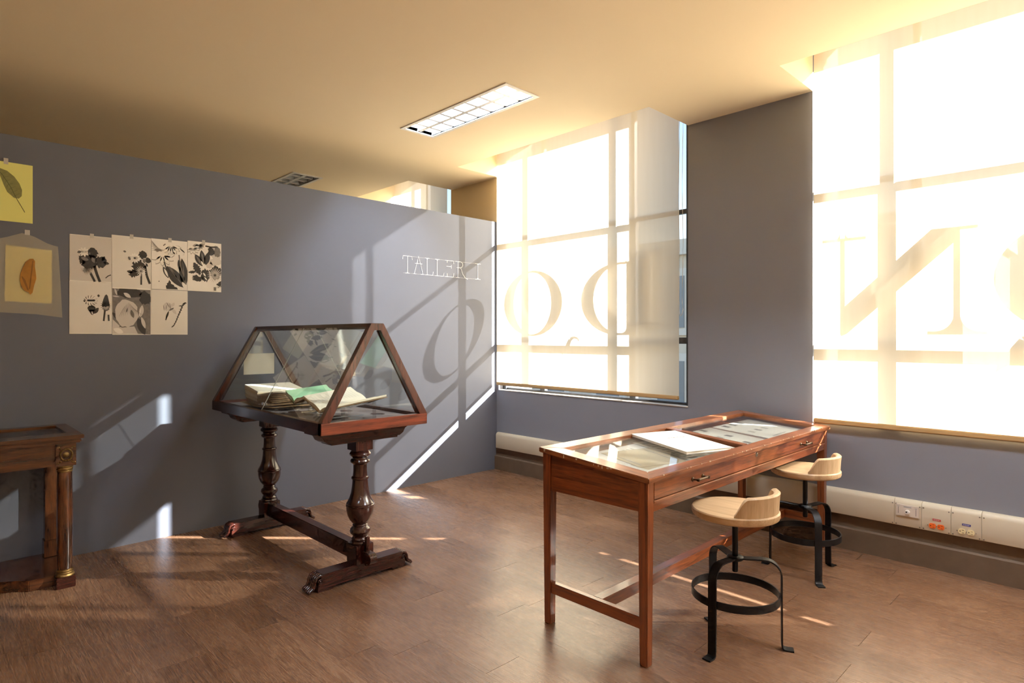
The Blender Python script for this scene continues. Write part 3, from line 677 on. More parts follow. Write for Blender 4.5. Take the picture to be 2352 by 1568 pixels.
# ------------------------------------------------------------------ stools
def make_stool(rot_leg, rot_back, label):
    t = thing('stool', label, 'stool', (0, 0, 0), 'low backed workshop stools at the table')
    SZ = 0.575; R_ = 0.178
    MB().lathe([(0.0, SZ-0.036), (R_-0.012, SZ-0.036), (R_-0.003, SZ-0.030), (R_, SZ-0.022), (R_, SZ-0.006), (R_-0.004, SZ-0.001), (R_-0.010, SZ), (0.0, SZ)], (0, 0, 0), 56).build('seat', M['pine'][0], t, smooth=35)
    # wrapped backrest
    m = MB(); n = 40; a0, a1 = math.radians(rot_back-64), math.radians(rot_back+64); ro, ri = R_-0.006, R_-0.030
    rings = []
    for i in range(n+1):
        u = i/n; a = a0+(a1-a0)*u; e = min(u, 1-u)
        s = max(0.0, min(1.0, e/0.15)); s = math.sin(s*PI/2)**1.3
        lift = 0.004*math.cos((u-0.5)*PI)
        hh = 0.004+0.076*s+lift*s
        th0 = ri; top = SZ+hh; ca, sa = math.cos(a), math.sin(a); lean = 0.006*s
        p = [(ro, SZ-0.001), (ro+lean*.5, SZ+hh*.6), (ro+lean, top-0.006*s), (ro-0.006+lean, top), (ri+0.006+lean, top), (ri+lean*.6, top-0.007*s), (ri, SZ-0.001)]
        rings.append([(r*ca, r*sa, z) for r, z in p])
    k = 7
    for rg in rings: m.v += rg
    m.f = [(i*k+j, i*k+(j+1) % k, (i+1)*k+(j+1) % k, (i+1)*k+j) for i in range(n) for j in range(k)]+[tuple(range(k)), tuple(n*k+j for j in range(k-1, -1, -1))]
    m.build('backrest', M['pine'][2], t, smooth=40)
    MB().lathe([(0.0, 0.300), (0.011, 0.302), (0.0125, 0.306), (0.0125, SZ-0.036), (0.0, SZ-0.036)], (0, 0, 0), 20).build('screw_post', M['iron'], t, smooth=40)
    MB().lathe([(0.0, 0.535), (0.05, 0.535), (0.05, 0.539), (0.0, 0.539)], (0, 0, 0), 24).build('seat_plate', M['iron'], t, smooth=40)
    # tripod: hub plate, three bent straps
    MB().lathe([(0.0, 0.352), (0.030, 0.352), (0.034, 0.356), (0.034, 0.366), (0.030, 0.369), (0.0, 0.369)], (0, 0, 0), 24).build('hub', M['iron'], t, smooth=40)
    for q in range(3):
        a = math.radians(rot_leg+120*q); ca, sa = math.cos(a), math.sin(a)
        prof = [(0.012, 0.361), (0.06, 0.363), (0.105, 0.366)]+[(0.118+0.064*math.sin(th), 0.366-0.064+0.064*math.cos(th)) for th in [math.radians(v) for v in range(10, 91, 10)]]
        prof += [(0.182, 0.20), (0.183, 0.02), (0.185, 0.010), (0.191, 0.0045), (0.200, 0.003), (0.228, 0.003)]
        path = [(r*ca, r*sa, z) for r, z in prof]
        tang = Vector((-sa, ca, 0)); ups = []
        P = [Vector(p) for p in path]
        for i in range(len(P)):
            d_ = (P[min(i+1, len(P)-1)]-P[max(i-1, 0)]).normalized(); ups.append(tuple(tang.cross(d_)))
        MB().sweep(path, [(-0.018, -0.003), (0.018, -0.003), (0.018, 0.003), (-0.018, 0.003)], ups).build('leg', M['iron'], t, smooth=40, bevel=0.0)
    pts = [(0.176*math.cos(2*PI*i/64), 0.176*math.sin(2*PI*i/64), 0.213) for i in range(64)]
    MB().sweep(pts, [(-0.0025, -0.016), (0.0025, -0.016), (0.0025, 0.016), (-0.0025, 0.016)], (0, 0, 1), close=True).build('foot_ring', M['iron'], t, smooth=40)
    return t
s1 = make_stool(-93, -2, 'nearer pale wood stool with black iron tripod, in front of the table middle'); s1.location = (3.212, -1.600, 0)
s2 = make_stool(-50, -1, 'farther pale wood stool by the table end near the wall sockets'); s2.location = (3.125, -0.570, 0)

# ------------------------------------------------------------------ prism glass display case on trestle stand
CX0, CX1, CY0, CY1, CZ = 0.12, 1.644, -2.691, -2.058, 0.817
CYM = (CY0+CY1)/2
dc = thing('prism_display_case', 'dark mahogany tent-shaped glass display case on turned trestle legs', 'display case', ((CX0+CX1)/2, CYM, 0))
RH = 0.058
B(CX0, CX1, CY0, CY0+0.032, CZ, CZ+RH).build('base_rail', M['mahog'][0], dc, bevel=0.002)
B(CX0, CX1, CY1-0.032, CY1, CZ, CZ+RH).build('base_rail', M['mahog'][0], dc, bevel=0.002)
B(CX0, CX0+0.034, CY0+0.032, CY1-0.032, CZ, CZ+RH).build('base_rail', M['mahog_red'][1], dc, bevel=0.002)
B(CX1-0.034, CX1+0.001, CY0+0.0, CY1-0.0, CZ, CZ+RH).build('base_rail', M['mahog_red'][1], dc, bevel=0.002)
ZR = 1.37
B(CX0+0.001, CX1-0.001, CYM-0.037, CYM+0.037, ZR-0.030, ZR).build('ridge_beam', M['mahog'][0], dc, bevel=0.002)
za = CZ+RH
for xa, xb in ((CX0, CX0+0.036), (CX1-0.036, CX1)):
    for s in (1, -1):
        w = lambda d_, z: (CYM-s*d_, z)
        MB().prism([w(0.3165, za), w(0.037, ZR-0.001), w(0.0, ZR-0.001), w(0.0, ZR-0.036), w(0.018, ZR-0.036), w(0.268, za)], 0, xa, xb).build('end_stile', M['mahog_mid'][2], dc, bevel=0.0015)
# bead round the end panes
for xx in (CX0+0.036, CX1-0.036):
    for s in (1, -1):
        MB().tube([(xx, CYM-s*0.266, za+0.004), (xx, CYM-s*0.018, ZR-0.038)], 0.004, 6).build('bead', M['mahog'][2], dc)
XM = (CX0+CX1)/2
for s in (1, -1):
    lo = (CYM-s*0.297, za+0.002); hi = (CYM-s*0.040, ZR-0.020)
    for xa, xb in ((CX0+0.036, XM-0.001), (XM+0.001, CX1-0.036)):
        MB().slab([(xa, lo[0], lo[1]), (xb, lo[0], lo[1]), (xb, hi[0], hi[1]), (xa, hi[0], hi[1])], 0.003).build('side_pane', M['case_glass'], dc)
    for dx in (-0.02, 0.02):
        y_, z_ = lo[0]+(hi[0]-lo[0])*0.07, lo[1]+(hi[1]-lo[1])*0.07
        B(XM+dx-0.008, XM+dx+0.008, y_-0.006, y_+0.006, z_-0.006, z_+0.008).build('glass_clip', M['steel'], dc, bevel=0.002)
    MB().slab([(XM-0.0015, lo[0], lo[1]), (XM+0.0015, lo[0], lo[1]), (XM+0.0015, hi[0], hi[1]), (XM-0.0015, hi[0], hi[1])], 0.0036).build('glass_joint', M['glass_edge'], dc)
for xx in (CX0+0.018, CX1-0.018):
    MB().slab([(xx, CYM-0.268, za), (xx, CYM+0.268, za), (xx, CYM+0.018, ZR-0.036), (xx, CYM-0.018, ZR-0.036)], 0.003).build('end_pane', M['case_glass'], dc)
B(CX0+0.034, CX1-0.034, CY0+0.032, CY1-0.032, CZ+0.004, CZ+0.036).build('case_floor', M['mahog'][0], dc)
m = MB(); nx, ny = 40, 18
for j in range(ny+1):
    for i in range(nx+1):
        x = CX0+0.036+(CX1-CX0-0.072)*i/nx; y = CY0+0.034+(CY1-CY0-0.068)*j/ny
        e = min(i, nx-i, j, ny-j)
        m.v.append((x, y, CZ+0.040+(0.0035*math.sin(x*23+y*9)+0.003*math.sin(y*31-x*7))*(1 if e > 0 else 0)))
m.f = [(j*(nx+1)+i, j*(nx+1)+i+1, (j+1)*(nx+1)+i+1, (j+1)*(nx+1)+i) for j in range(ny) for i in range(nx)]
m.build('fabric_lining', M['cloth'], dc, smooth=80)
CF = CZ+0.0465
PX = (0.280, 1.468)
post = [(0.030, 0.186), (0.050, 0.186), (0.053, 0.193), (0.050, 0.201), (0.043, 0.206), (0.046, 0.211), (0.043, 0.217), (0.037, 0.222), (0.040, 0.230), (0.050, 0.240), (0.055, 0.252), (0.052, 0.265), (0.042, 0.275), (0.037, 0.280),
        (0.041, 0.285), (0.036, 0.291), (0.044, 0.300), (0.058, 0.318), (0.068, 0.342), (0.072, 0.366), (0.0725, 0.385), (0.075, 0.389), (0.075, 0.394), (0.0715, 0.398), (0.073, 0.403), (0.068, 0.410), (0.058, 0.430), (0.049, 0.458), (0.043, 0.495), (0.0405, 0.530),
        (0.046, 0.534), (0.047, 0.539), (0.0455, 0.544), (0.039, 0.548), (0.0365, 0.580), (0.0365, 0.612), (0.042, 0.617), (0.050, 0.623), (0.0525, 0.631), (0.049, 0.639), (0.041, 0.643), (0.040, 0.648), (0.046, 0.655), (0.055, 0.662), (0.057, 0.670), (0.052, 0.679), (0.047, 0.684), (0.047, 0.690), (0.0, 0.690)]
for i, px in enumerate(PX):
    MB().lathe(post, (px, CYM, 0), 40).build('turned_post', M['mahog_post'], dc, smooth=30)
    B(px-0.046, px+0.046, CYM-0.052, CYM+0.052, 0.690, 0.742).build('post_cap', M['mahog'][2], dc, bevel=0.002)
    B(px-0.050, px+0.050, CYM-0.053, CYM+0.053, 0.085, 0.188).build('post_block', M['mahog'][2], dc, bevel=0.003)
    # ogee cleat under the case
    pr = [(-0.295, CZ), (-0.295, CZ-0.014), (-0.270, CZ-0.018), (-0.250, CZ-0.030), (-0.238, CZ-0.052), (-0.215, CZ-0.066), (-0.20, CZ-0.066), (-0.20, CZ-0.075),
          (0.20, CZ-0.075), (0.20, CZ-0.066), (0.215, CZ-0.066), (0.238, CZ-0.052), (0.250, CZ-0.030), (0.270, CZ-0.018), (0.295, CZ-0.014), (0.295, CZ)]
    MB().prism([(CYM+a, b) for a, b in pr], 0, px-0.05, px+0.06).build('cleat', M['mahog'][1], dc, bevel=0.0015)
    # sledge foot with carved paw ends
    ft = [(-0.265, 0.0), (-0.262, 0.045), (-0.240, 0.088), (0.240, 0.088), (0.262, 0.045), (0.265, 0.0), (0.19, 0.0), (0.165, 0.014), (-0.165, 0.014), (-0.19, 0.0)]
    f_ = MB().prism([(CYM+a, b) for a, b in ft], 0, px-0.042, px+0.042).build('foot', M['mahog'][1], dc, bevel=0.002)
    for s in (-1, 1):
        for q in range(5):
            xx = px-0.034+q*0.017
            pw = [(0.235, 0.078), (0.252, 0.082), (0.268, 0.074), (0.277, 0.056), (0.279, 0.038), (0.288, 0.024), (0.302, 0.017), (0.308, 0.009)]
            MB().tube([(xx, CYM+s*a, b) for a, b in pw], 0.0088, 8).build('carved_toe', M['mahog'][1], f_, smooth=60)
        for sx in (-1, 1):
            c_ = [(px+sx*0.043, CYM+s*(0.250+0.014*(1-k/14)*math.cos(k*0.75)), 0.055+0.014*(1-k/14)*math.sin(k*0.75)) for k in range(13)]
            MB().tube(c_, 0.003, 6).build('carved_scroll', M['mahog'][1], f_, smooth=60)
B(PX[0]+0.045, PX[1]-0.045, CYM-0.028, CYM+0.028, 0.092, 0.176).build('stretcher', M['mahog'][0], dc, bevel=0.003)
# through tenons with wedges
for px, s in ((PX[1]+0.050, 1), (PX[0]-0.050, -1)):
    tn = [(0.0, 0.100), (0.062, 0.100)]+[(0.062+0.028*math.cos(a), 0.128+0.028*math.sin(a)) for a in [math.radians(v) for v in range(-80, 91, 17)]]+[(0.0, 0.156)]
    MB().prism([(px+s*a, b) for a, b in tn], 1, CYM-0.020, CYM+0.020).build('tenon', M['mahog'][0], dc)
    MB().prism([(px+s*0.012, 0.080), (px+s*0.026, 0.080), (px+s*0.034, 0.232), (px+s*0.012, 0.232)], 1, CYM-0.011, CYM+0.011).build('wedge', M['mahog'][2], dc, bevel=0.002)

# things inside the case
def vbook(name, label, spine, back, half, pw, ph_l, ph_r, th, mat_l, mat_r, mat_edge, stand=True, lines=0, stand_label=None):
    """open book lying in a V: spine front point, spine back point"""
    S, E_ = Vector(spine), Vector(back)
    t = thing(name, label, 'book', spine)
    def page(sgn, rise, mat, nm):
        m = MB(); n = 8; prof = []
        for i in range(n+1):
            u = i/n; prof.append((sgn*pw*u, rise*u+0.010*math.sin(min(1, u*1.6)*PI)*(1-u*0.5)))
        for base in (S, E_):
            for a, b in prof: m.v.append((base.x+a, base.y, base.z+b))
            for a, b in prof: m.v.append((base.x+a*1.0, base.y, base.z+a*sgn/pw*rise-th))
        k = n+1
        for i in range(n):
            m.f.append((i, i+1, 2*k+i+1, 2*k+i)); m.f.append((k+i, 3*k+i, 3*k+i+1, k+i+1))
            m.f.append((i, k+i, k+i+1, i+1)); m.f.append((2*k+i, 2*k+i+1, 3*k+i+1, 3*k+i))
        m.f.append((n, k+n, 3*k+n, 2*k+n)); m.f.append((0, 2*k, 3*k, k))
        o_ = m.build(nm, mat, t, smooth=40)
        return o_, prof
    pl, prof = page(-1, ph_l, mat_l, 'left_pages'); page(1, ph_r, mat_r, 'right_pages')
    for sgn, rise in ((-1, ph_l), (1, ph_r)):
        MB().slab([(S.x, S.y-0.004, S.z-th-0.003), (S.x+sgn*(pw+0.006), S.y-0.004, S.z+rise-th-0.003), (E_.x+sgn*(pw+0.006), E_.y+0.004, E_.z+rise-th-0.003), (E_.x, E_.y+0.004, E_.z-th-0.003)], 0.003).build('cover', mat_edge, t)
    for k in range(lines):
        v = 0.10+0.8*k/max(1, lines-1); p = S.lerp(E_, v)
        pts = []
        for a, b in prof[2:-1]: pts.append((p.x+a, p.y, p.z+b+0.0008))
        mm = MB()
        for i in range(len(pts)-1):
            a, b = Vector(pts[i]), Vector(pts[i+1]); mm.add([a, b, b+Vector((0, 0.0016, 0)), a+Vector((0, 0.0016, 0))], [(0, 1, 2, 3)])
        mm.build('text_line', M['ink_soft'], pl)
    if stand:
        st = thing('book_stand', stand_label, 'book stand', (spine[0], (spine[1]+back[1])/2, CF))
        y0, y1 = S.y+0.04, E_.y-0.03
        for sgn, rise in ((-1, ph_l), (1, ph_r)):
            bz = lambda u, y: S.z+(E_.z-S.z)*(y-S.y)/(E_.y-S.y)+rise*u-th-0.0075
            MB().slab([(S.x, y0, bz(0, y0)), (S.x+sgn*pw*.8, y0, bz(.8, y0)), (S.x+sgn*pw*.8, y1, bz(.8, y1)), (S.x, y1, bz(0, y1))], 0.004).build('cradle_plate', M['acrylic'], st)
            for yy in (y0+0.01, y1-0.02):
                x_ = S.x+sgn*pw*.7
                B(x_-0.002, x_+0.002, yy, yy+0.02, CF, bz(.7, yy)).build('stand_leg', M['acrylic'], st)
        B(S.x-0.01, S.x+0.01, y0, y1, CF, CF+0.004).build('stand_foot', M['acrylic'], st)
    return t
vbook('open_book', 'open book with white text pages on clear stand, at the case front', (1.405, -2.575, 0.912), (1.405, -2.290, 0.945), 0, 0.19, 0.064, 0.045, 0.010, M['page'], M['page'], M['page_edge'], lines=14, stand_label='clear acrylic cradle under the white open book')
vbook('open_book', 'open book with a mint green page in the middle of the case', (1.055, -2.555, 0.935), (1.055, -2.300, 0.955), 0, 0.115, 0.052, 0.035, 0.014, M['green_page'], M['page_old'], M['page_edge'], lines=0, stand_label='clear acrylic cradle under the green page book')
# thick worn volume
ob = thing('open_book', 'thick worn open volume with browned page edges at the case left', 'book', (0.62, -2.43, CF))
rb = random.Random(5)
for sgn, base_z, n_l, wd in ((-1, 0.0, 9, 0.235), (1, 0.0, 7, 0.225)):
    for k in range(n_l):
        z0 = CF+0.024+k*0.0095+rb.random()*0.001; w = wd-rb.random()*0.02-(0.05*(1-k/n_l) if sgn < 0 else 0.02*(1-k/n_l)); dy = rb.random()*0.008; tilt = 0.022*(k/n_l)
        xa, xb = 0.60, 0.60+sgn*w
        mb = MB().hexa([(xa, -2.585+dy, z0-0.012+tilt*0), (xb, -2.585+dy, z0+tilt), (xb, -2.285+dy, z0+tilt), (xa, -2.285+dy, z0-0.012)],
                       [(xa, -2.585+dy, z0-0.003), (xb, -2.585+dy, z0+0.0085+tilt), (xb, -2.285+dy, z0+0.0085+tilt), (xa, -2.285+dy, z0-0.003)])
        mb.build('page_block' if k < n_l-1 else 'top_page', [M['page_edge'], M['page_old'], M['page_edge'], M['page']][rb.randrange(4)] if k < n_l-1 else M['page'], ob)
for sgn in (-1, 1):
    MB().slab([(0.60, -2.595, CF+0.006), (0.60+sgn*0.245, -2.595, CF+0.016), (0.60+sgn*0.245, -2.265, CF+0.016), (0.60, -2.265, CF+0.006)], 0.004).build('cover', M['page_edge'], ob)
st = thing('book_stand', 'clear acrylic block under the thick worn volume', 'book stand', (0.62, -2.43, CF))
for x_ in (0.42, 0.80): B(x_-0.012, x_+0.012, -2.57, -2.30, CF-0.0005, CF+0.0025).build('stand_bar', M['acrylic'], st, bevel=0.001)
cd = B(CX0+0.021, CX0+0.0225, -2.494, -2.283, 1.040, 1.184).build('caption_card', M['page']); tag(cd, 'blank pale card fixed inside the left end pane of the case', 'card')

# ------------------------------------------------------------------ console vitrine at the left
KX, KY1, KY0 = 0.56, -3.465, -4.80
kt = thing('console_vitrine', 'dark wood console vitrine with column and gilt mounts against the partition', 'console', (0.28, (KY0+KY1)/2, 0))
KZ = 0.79
def krail(a, b, c, d_, nm, ax): B(a, b, c, d_, KZ-0.020, KZ).build(nm, M['walnut'][ax], kt, bevel=0.003)
krail(0.004, 0.078, KY0, KY1, 'top_rail', 1); krail(0.435, KX, KY0, KY1, 'top_rail', 1)
krail(0.078, 0.435, KY1-0.062, KY1, 'top_rail', 0); krail(0.078, 0.435, KY0, KY0+0.062, 'top_rail', 0)
B(0.078, 0.435, KY0+0.062, KY1-0.062, KZ-0.012, KZ-0.008).build('glass_top', M['case_glass'], kt)
B(0.078, 0.435, KY0+0.062, KY1-0.062, KZ-0.050, KZ-0.045).build('display_bed', M['cloth'], kt)
for (x0, x1, y0, y1, ax) in ((0.520, 0.550, KY0+0.010, KY1-0.010, 1), (0.004, 0.030, KY0+0.010, KY1-0.010, 1), (0.030, 0.520, KY1-0.036, KY1-0.010, 0), (0.030, 0.520, KY0+0.010, KY0+0.036, 0)):
    B(x0, x1, y0, y1, KZ-0.042, KZ-0.020).build('cornice', M['walnut'][ax], kt, bevel=0.006)
for (x0, x1, y0, y1, ax) in ((0.495, 0.520, KY0+0.10, KY1-0.115, 1), (0.008, 0.030, KY0+0.02, KY1-0.02, 1), (0.030, 0.460, KY1-0.045, KY1-0.022, 0), (0.030, 0.460, KY0+0.022, KY0+0.045, 0)):
    B(x0, x1, y0, y1, 0.632, KZ-0.042).build('frieze', M['walnut'][ax], kt)
for yc in (-3.540, KY0+0.075):
    B(0.455, 0.541, yc-0.043, yc+0.043, 0.632, KZ-0.042).build('corner_block', M['walnut'][1], kt, bevel=0.001)
    # gilt wreath
    wr = MB().tube([(0.546, yc+0.025*math.cos(2*PI*i/32), 0.690+0.030*math.sin(2*PI*i/32)) for i in range(32)], 0.0048, 8, close=True).build('gilt_wreath', M['brass'], kt, smooth=60)
    for i in range(24):
        a = 2*PI*i/24; MB().lathe([(0.0, -0.003), (0.0035, 0.0), (0.0, 0.004)], (0.5495, yc+0.0255*math.cos(a), 0.690+0.0305*math.sin(a)), 6, 0).build('wreath_bead', M['brass'], wr)
    MB().lathe([(0.0, 0.004), (0.010, 0.003), (0.014, 0.0)], (0.541, yc, 0.690), 18, 0).build('gilt_boss', M['brass'], kt, smooth=40)
    for sy in (-1, 1):
        for sz in (-1, 1):
            c_ = [(0.544, yc+sy*(0.020+0.016*k/8+0.003*math.sin(k)), 0.690+sz*(0.030+0.014*k/8+0.003*math.cos(k*1.3))) for k in range(9)]
            MB().tube(c_, 0.0026, 6).build('gilt_spray', M['brass'], kt)
    col_p = [(0.030, 0.088), (0.0335, 0.12), (0.0350, 0.30), (0.0345, 0.42), (0.0315, 0.60)]
    MB().lathe(col_p, (0.500, yc, 0), 36).build('column', M['walnut'][2], kt, smooth=40)
    MB().lathe([(0.031, 0.597), (0.034, 0.599), (0.034, 0.605), (0.0325, 0.607), (0.036, 0.612), (0.036, 0.618), (0.034, 0.621), (0.038, 0.626), (0.038, 0.632)], (0.500, yc, 0), 36).build('gilt_capital', M['brass'], kt, smooth=30)
    MB().lathe([(0.041, 0.058), (0.042, 0.063), (0.040, 0.068), (0.037, 0.071), (0.0385, 0.076), (0.0355, 0.080), (0.0375, 0.085), (0.036, 0.091), (0.033, 0.094)], (0.500, yc, 0), 36).build('gilt_base', M['brass'], kt, smooth=30)
    B(0.459, 0.541, yc-0.041, yc+0.041, 0.0, 0.058).build('plinth_block', M['mahog'][1], kt, bevel=0.003)
    B(0.050, 0.110, yc-0.036, yc+0.036, 0.150, 0.632).build('pilaster', M['walnut'][2], kt, bevel=0.002)
    B(0.040, 0.122, yc-0.041, yc+0.041, 0.058, 0.150).build('pilaster_foot', M['walnut'][2], kt, bevel=0.002)
yc2 = KY0+0.075
base = [(0.02, -3.500), (0.455, -3.500), (0.468, -3.585), (0.466, -3.685), (0.42, -3.735), (0.375, -3.80), (0.355, -3.95), (0.35, -4.13), (0.355, -4.31), (0.375, -4.46), (0.42, -4.525), (0.466, -4.575), (0.468, -4.68), (0.455, -4.765), (0.02, -4.765)]
MB().prism(base, 2, 0.0, 0.056).build('platform', M['walnut'][1], kt, bevel=0.003)

# ------------------------------------------------------------------ prints on the partition (plane x = 0)
def poly(m, pts, x0, x1): return m.prism(pts, 0, x0, x1)
class Art:
    """flat printed shapes; coordinates given in a crop box mapped on the sheet"""
    def __init__(s, box, sheet, skew=0.0): s.b = box; s.s = sheet; s.m = {}; s.k = skew
    def P(s, p):
        x, y = p; bx0, bx1, by0, by1 = s.b; y0, y1, z0, z1 = s.s
        u = (x-bx0)/(bx1-bx0); v = (by1-y)/(by1-by0)
        return (min(y1-0.001, max(y0+0.001, y0+u*(y1-y0))), min(z1-0.001, max(z0+0.001, z0+v*(z1-z0))))
    def poly(s, col, pts, lv=0):
        m = s.m.setdefault(col, MB()); x = 0.0032+lv*0.0003
        m.prism([s.P(p) for p in pts], 0, x-0.0002, x)
    def leaf(s, col, cx, cy, L, w, ang, lv=0, n=9, ser=0.0):
        a = math.radians(ang); ca, sa = math.cos(a), math.sin(a); up, dn = [], []
        for i in range(n+1):
            t = i/n; r = w*math.sin(PI*t)**0.8*(1+(ser if i % 2 else -ser))
            up.append((t*L-L/2, r)); dn.append((t*L-L/2, -r))
        s.poly(col, [(cx+p[0]*ca-p[1]*sa, cy+p[0]*sa+p[1]*ca) for p in up+dn[::-1][1:-1]], lv)
    def blob(s, col, cx, cy, rx, ry, seed=0, jag=0.22, lv=0, n=26):
        r = random.Random(seed); s.poly(col, [(cx+rx*(1+jag*(r.random()-0.5)*2)*math.cos(2*PI*i/n), cy+ry*(1+jag*(r.random()-0.5)*2)*math.sin(2*PI*i/n)) for i in range(n)], lv)
    def daisy(s, col, cx, cy, R, n=11, w=0.2, lv=0, sq=1.0, center=None, a0=0, a1=360):
        for i in range(n):
            a = a0+(a1-a0)*i/n; s.leaf(col, cx+R*.58*math.cos(math.radians(a)), cy+sq*R*.58*math.sin(math.radians(a)), R*.9, R*w, a, lv)
        if center: s.blob(center, cx, cy, R*.2, R*.2*sq, 3, 0.1, lv+1)
    def spiky(s, col, cx, cy, R, n=18, lv=0, a0=0, a1=360, w=0.06):
        for i in range(n):
            a = a0+(a1-a0)*i/n; s.leaf(col, cx+R*.55*math.cos(math.radians(a)), cy+R*.55*math.sin(math.radians(a)), R*.9, R*w, a, lv, 4)
    def stem(s, col, pts, w, lv=0):
        for i in range(len(pts)-1):
            (a, b), (c, d_) = pts[i], pts[i+1]; L = math.hypot(c-a, d_-b); nx, ny = -(d_-b)/L*w/2, (c-a)/L*w/2
            s.poly(col, [(a+nx, b+ny), (c+nx, d_+ny), (c-nx, d_-ny), (a-nx, b-ny)], lv)
    def build(s, parent, nm='printed_shape'):
        for col, m in s.m.items(): m.build(nm, M[col], parent)['kind'] = 'stuff'
def sheet(name, label, cat, y0, y1, z0, z1, bg, margin=0.004, tape=None, group=None, ztop_r=0.0):
    t = thing(name, label, cat, (0.0, (y0+y1)/2, z0), group)
    MB().box(0.0008, 0.0022, y0, y1, z0, z1).build('paper_sheet', M['paper'], t)
    if bg: MB().box(0.0022, 0.0030, y0+margin*.5, y1-margin*.5, z0+margin*1.4, z1-margin*.6).build('photo_area', M[bg], t)
    if tape is not None:
        MB().box(0.0036, 0.0042, tape-0.010, tape+0.010, z1-0.014, z1+0.013).build('tape_strip', M['tape'], t)
    return t
G = 'black and white flower photographs taped to the partition'
D_, Md, Lt = 'print_dark', 'print_mid', 'print_lite'
# row 1
t = sheet('photo_print', 'grey photo of a dark flower bouquet with two stems, top left of grid', 'photo', -3.447, -3.235, 1.630, 1.908, 'print_bg', tape=-3.337, group=G)
A = Art((55, 640, 100, 750), (-3.447, -3.235, 1.630, 1.908))
A.stem(D_, [(320, 590), (400, 745)], 34); A.stem(D_, [(390, 520), (430, 640), (472, 745)], 40)
A.blob(D_, 320, 470, 110, 110, 1, 0.2); A.blob(D_, 365, 345, 75, 70, 2, 0.2); A.blob(D_, 490, 460, 75, 85, 3, 0.25); A.leaf(D_, 560, 470, 90, 22, 10); A.leaf(D_, 520, 410, 80, 24, -60); A.blob(D_, 225, 440, 50, 70, 8, 0.3)
A.daisy(Lt, 250, 335, 78, 9, 0.2, 1, 0.8); A.leaf(Md, 185, 340, 60, 20, -20, 2); A.leaf(Md, 260, 430, 110, 26, 15, 1); A.leaf(Md, 380, 440, 90, 26, 60, 1); A.leaf(Md, 320, 345, 60, 16, 60, 1)
A.spiky(Lt, 290, 575, 80, 15, 1, 20, 200, 0.06); A.spiky(Md, 290, 560, 90, 12, 1, 10, 190, 0.05); A.stem(D_, [(550, 685), (590, 650), (628, 635)], 14)
A.build(t)
t = sheet('photo_print', 'grey photo of daisy, dark petals and serrated leaf, second in top row', 'photo', -3.236, -3.018, 1.600, 1.928, 'print_bg2', tape=-3.129, group=G)
A = Art((637, 1195, 118, 860), (-3.236, -3.018, 1.600, 1.928))
A.stem(D_, [(1046, 620), (1046, 795)], 24); A.stem(D_, [(1100, 520), (1125, 660), (1170, 775)], 34)
A.blob(D_, 1075, 365, 62, 55, 4, 0.25); A.blob(D_, 1145, 440, 40, 40, 5, 0.15); A.blob(D_, 1010, 540, 95, 90, 6, 0.25); A.blob(D_, 945, 640, 75, 50, 7, 0.4); A.leaf(D_, 890, 620, 90, 22, 10, ser=0.3); A.leaf(D_, 1125, 505, 60, 14, 60)
A.daisy(Lt, 955, 420, 80, 12, 0.16, 1, 0.9, D_); A.leaf(Md, 880, 430, 60, 16, 60, 1); A.spiky(Lt, 1042, 600, 80, 16, 1, 0, 360, 0.045); A.leaf(Md, 1090, 450, 70, 24, 80, 1); A.leaf(Md, 815, 337, 44, 14, 15); A.leaf(Lt, 925, 570, 40, 8, 50, 1)
A.build(t)
t = sheet('photo_print', 'pale photo of big white petals above dark leaves, third in top row', 'photo', -3.020, -2.806, 1.606, 1.930, 'print_lite', tape=-2.912, group=G)
A = Art((102, 622, 105, 860), (-3.020, -2.806, 1.606, 1.930))
for k in range(7): A.leaf('print_soft', 130+k*8, 170+k*18, 150, 5, 50-k*9, 0)
A.daisy('print_soft', 380, 190, 150, 7, 0.17, 0, 0.9, None, 10, 175); A.daisy(Lt, 375, 190, 143, 7, 0.165, 1, 0.9, None, 10, 175)
A.daisy('print_soft', 260, 360, 170, 6, 0.2, 0, 0.8, None, -10, 190); A.daisy(Lt, 258, 352, 165, 6, 0.2, 1, 0.8, None, -10, 190)
A.blob(Md, 200, 275, 60, 18, 2, 0.5, 1); A.leaf(D_, 420, 295, 60, 10, 50, 2); A.leaf(D_, 545, 250, 100, 9, 40, 2); A.stem(Md, [(270, 200), (300, 170)], 14, 2)
A.leaf(D_, 440, 660, 400, 80, 52, 2); A.leaf(D_, 560, 590, 440, 62, 84, 2); A.leaf(D_, 500, 480, 180, 24, 82, 2); A.leaf(Md, 440, 640, 360, 10, 52, 3); A.leaf(Md, 420, 600, 250, 8, 58, 3); A.leaf(Md, 565, 600, 380, 8, 84, 3); A.stem(Md, [(495, 320), (520, 500), (600, 770)], 14, 3)
A.leaf(D_, 305, 600, 190, 30, 66, 1); A.leaf(Lt, 310, 605, 140, 16, 66, 2); A.stem(D_, [(280, 440), (320, 560)], 18, 2); A.leaf(Lt, 575, 790, 140, 26, 60, 4)
A.poly(D_, [(355, 710), (380, 745), (378, 765), (420, 785), (430, 810), (465, 820), (480, 850), (315, 850), (305, 800), (325, 790), (320, 765), (340, 755)], 1); A.blob(D_, 210, 740, 8, 8, 1, 0.2, 1)
A.build(t)
t = sheet('photo_print', 'photo of dark crocus leaves and spiky flower, right end of top row', 'photo', -2.808, -2.593, 1.606, 1.939, 'print_lite', tape=-2.707, group=G)
A = Art((622, 1115, 150, 880), (-2.808, -2.593, 1.606, 1.939))
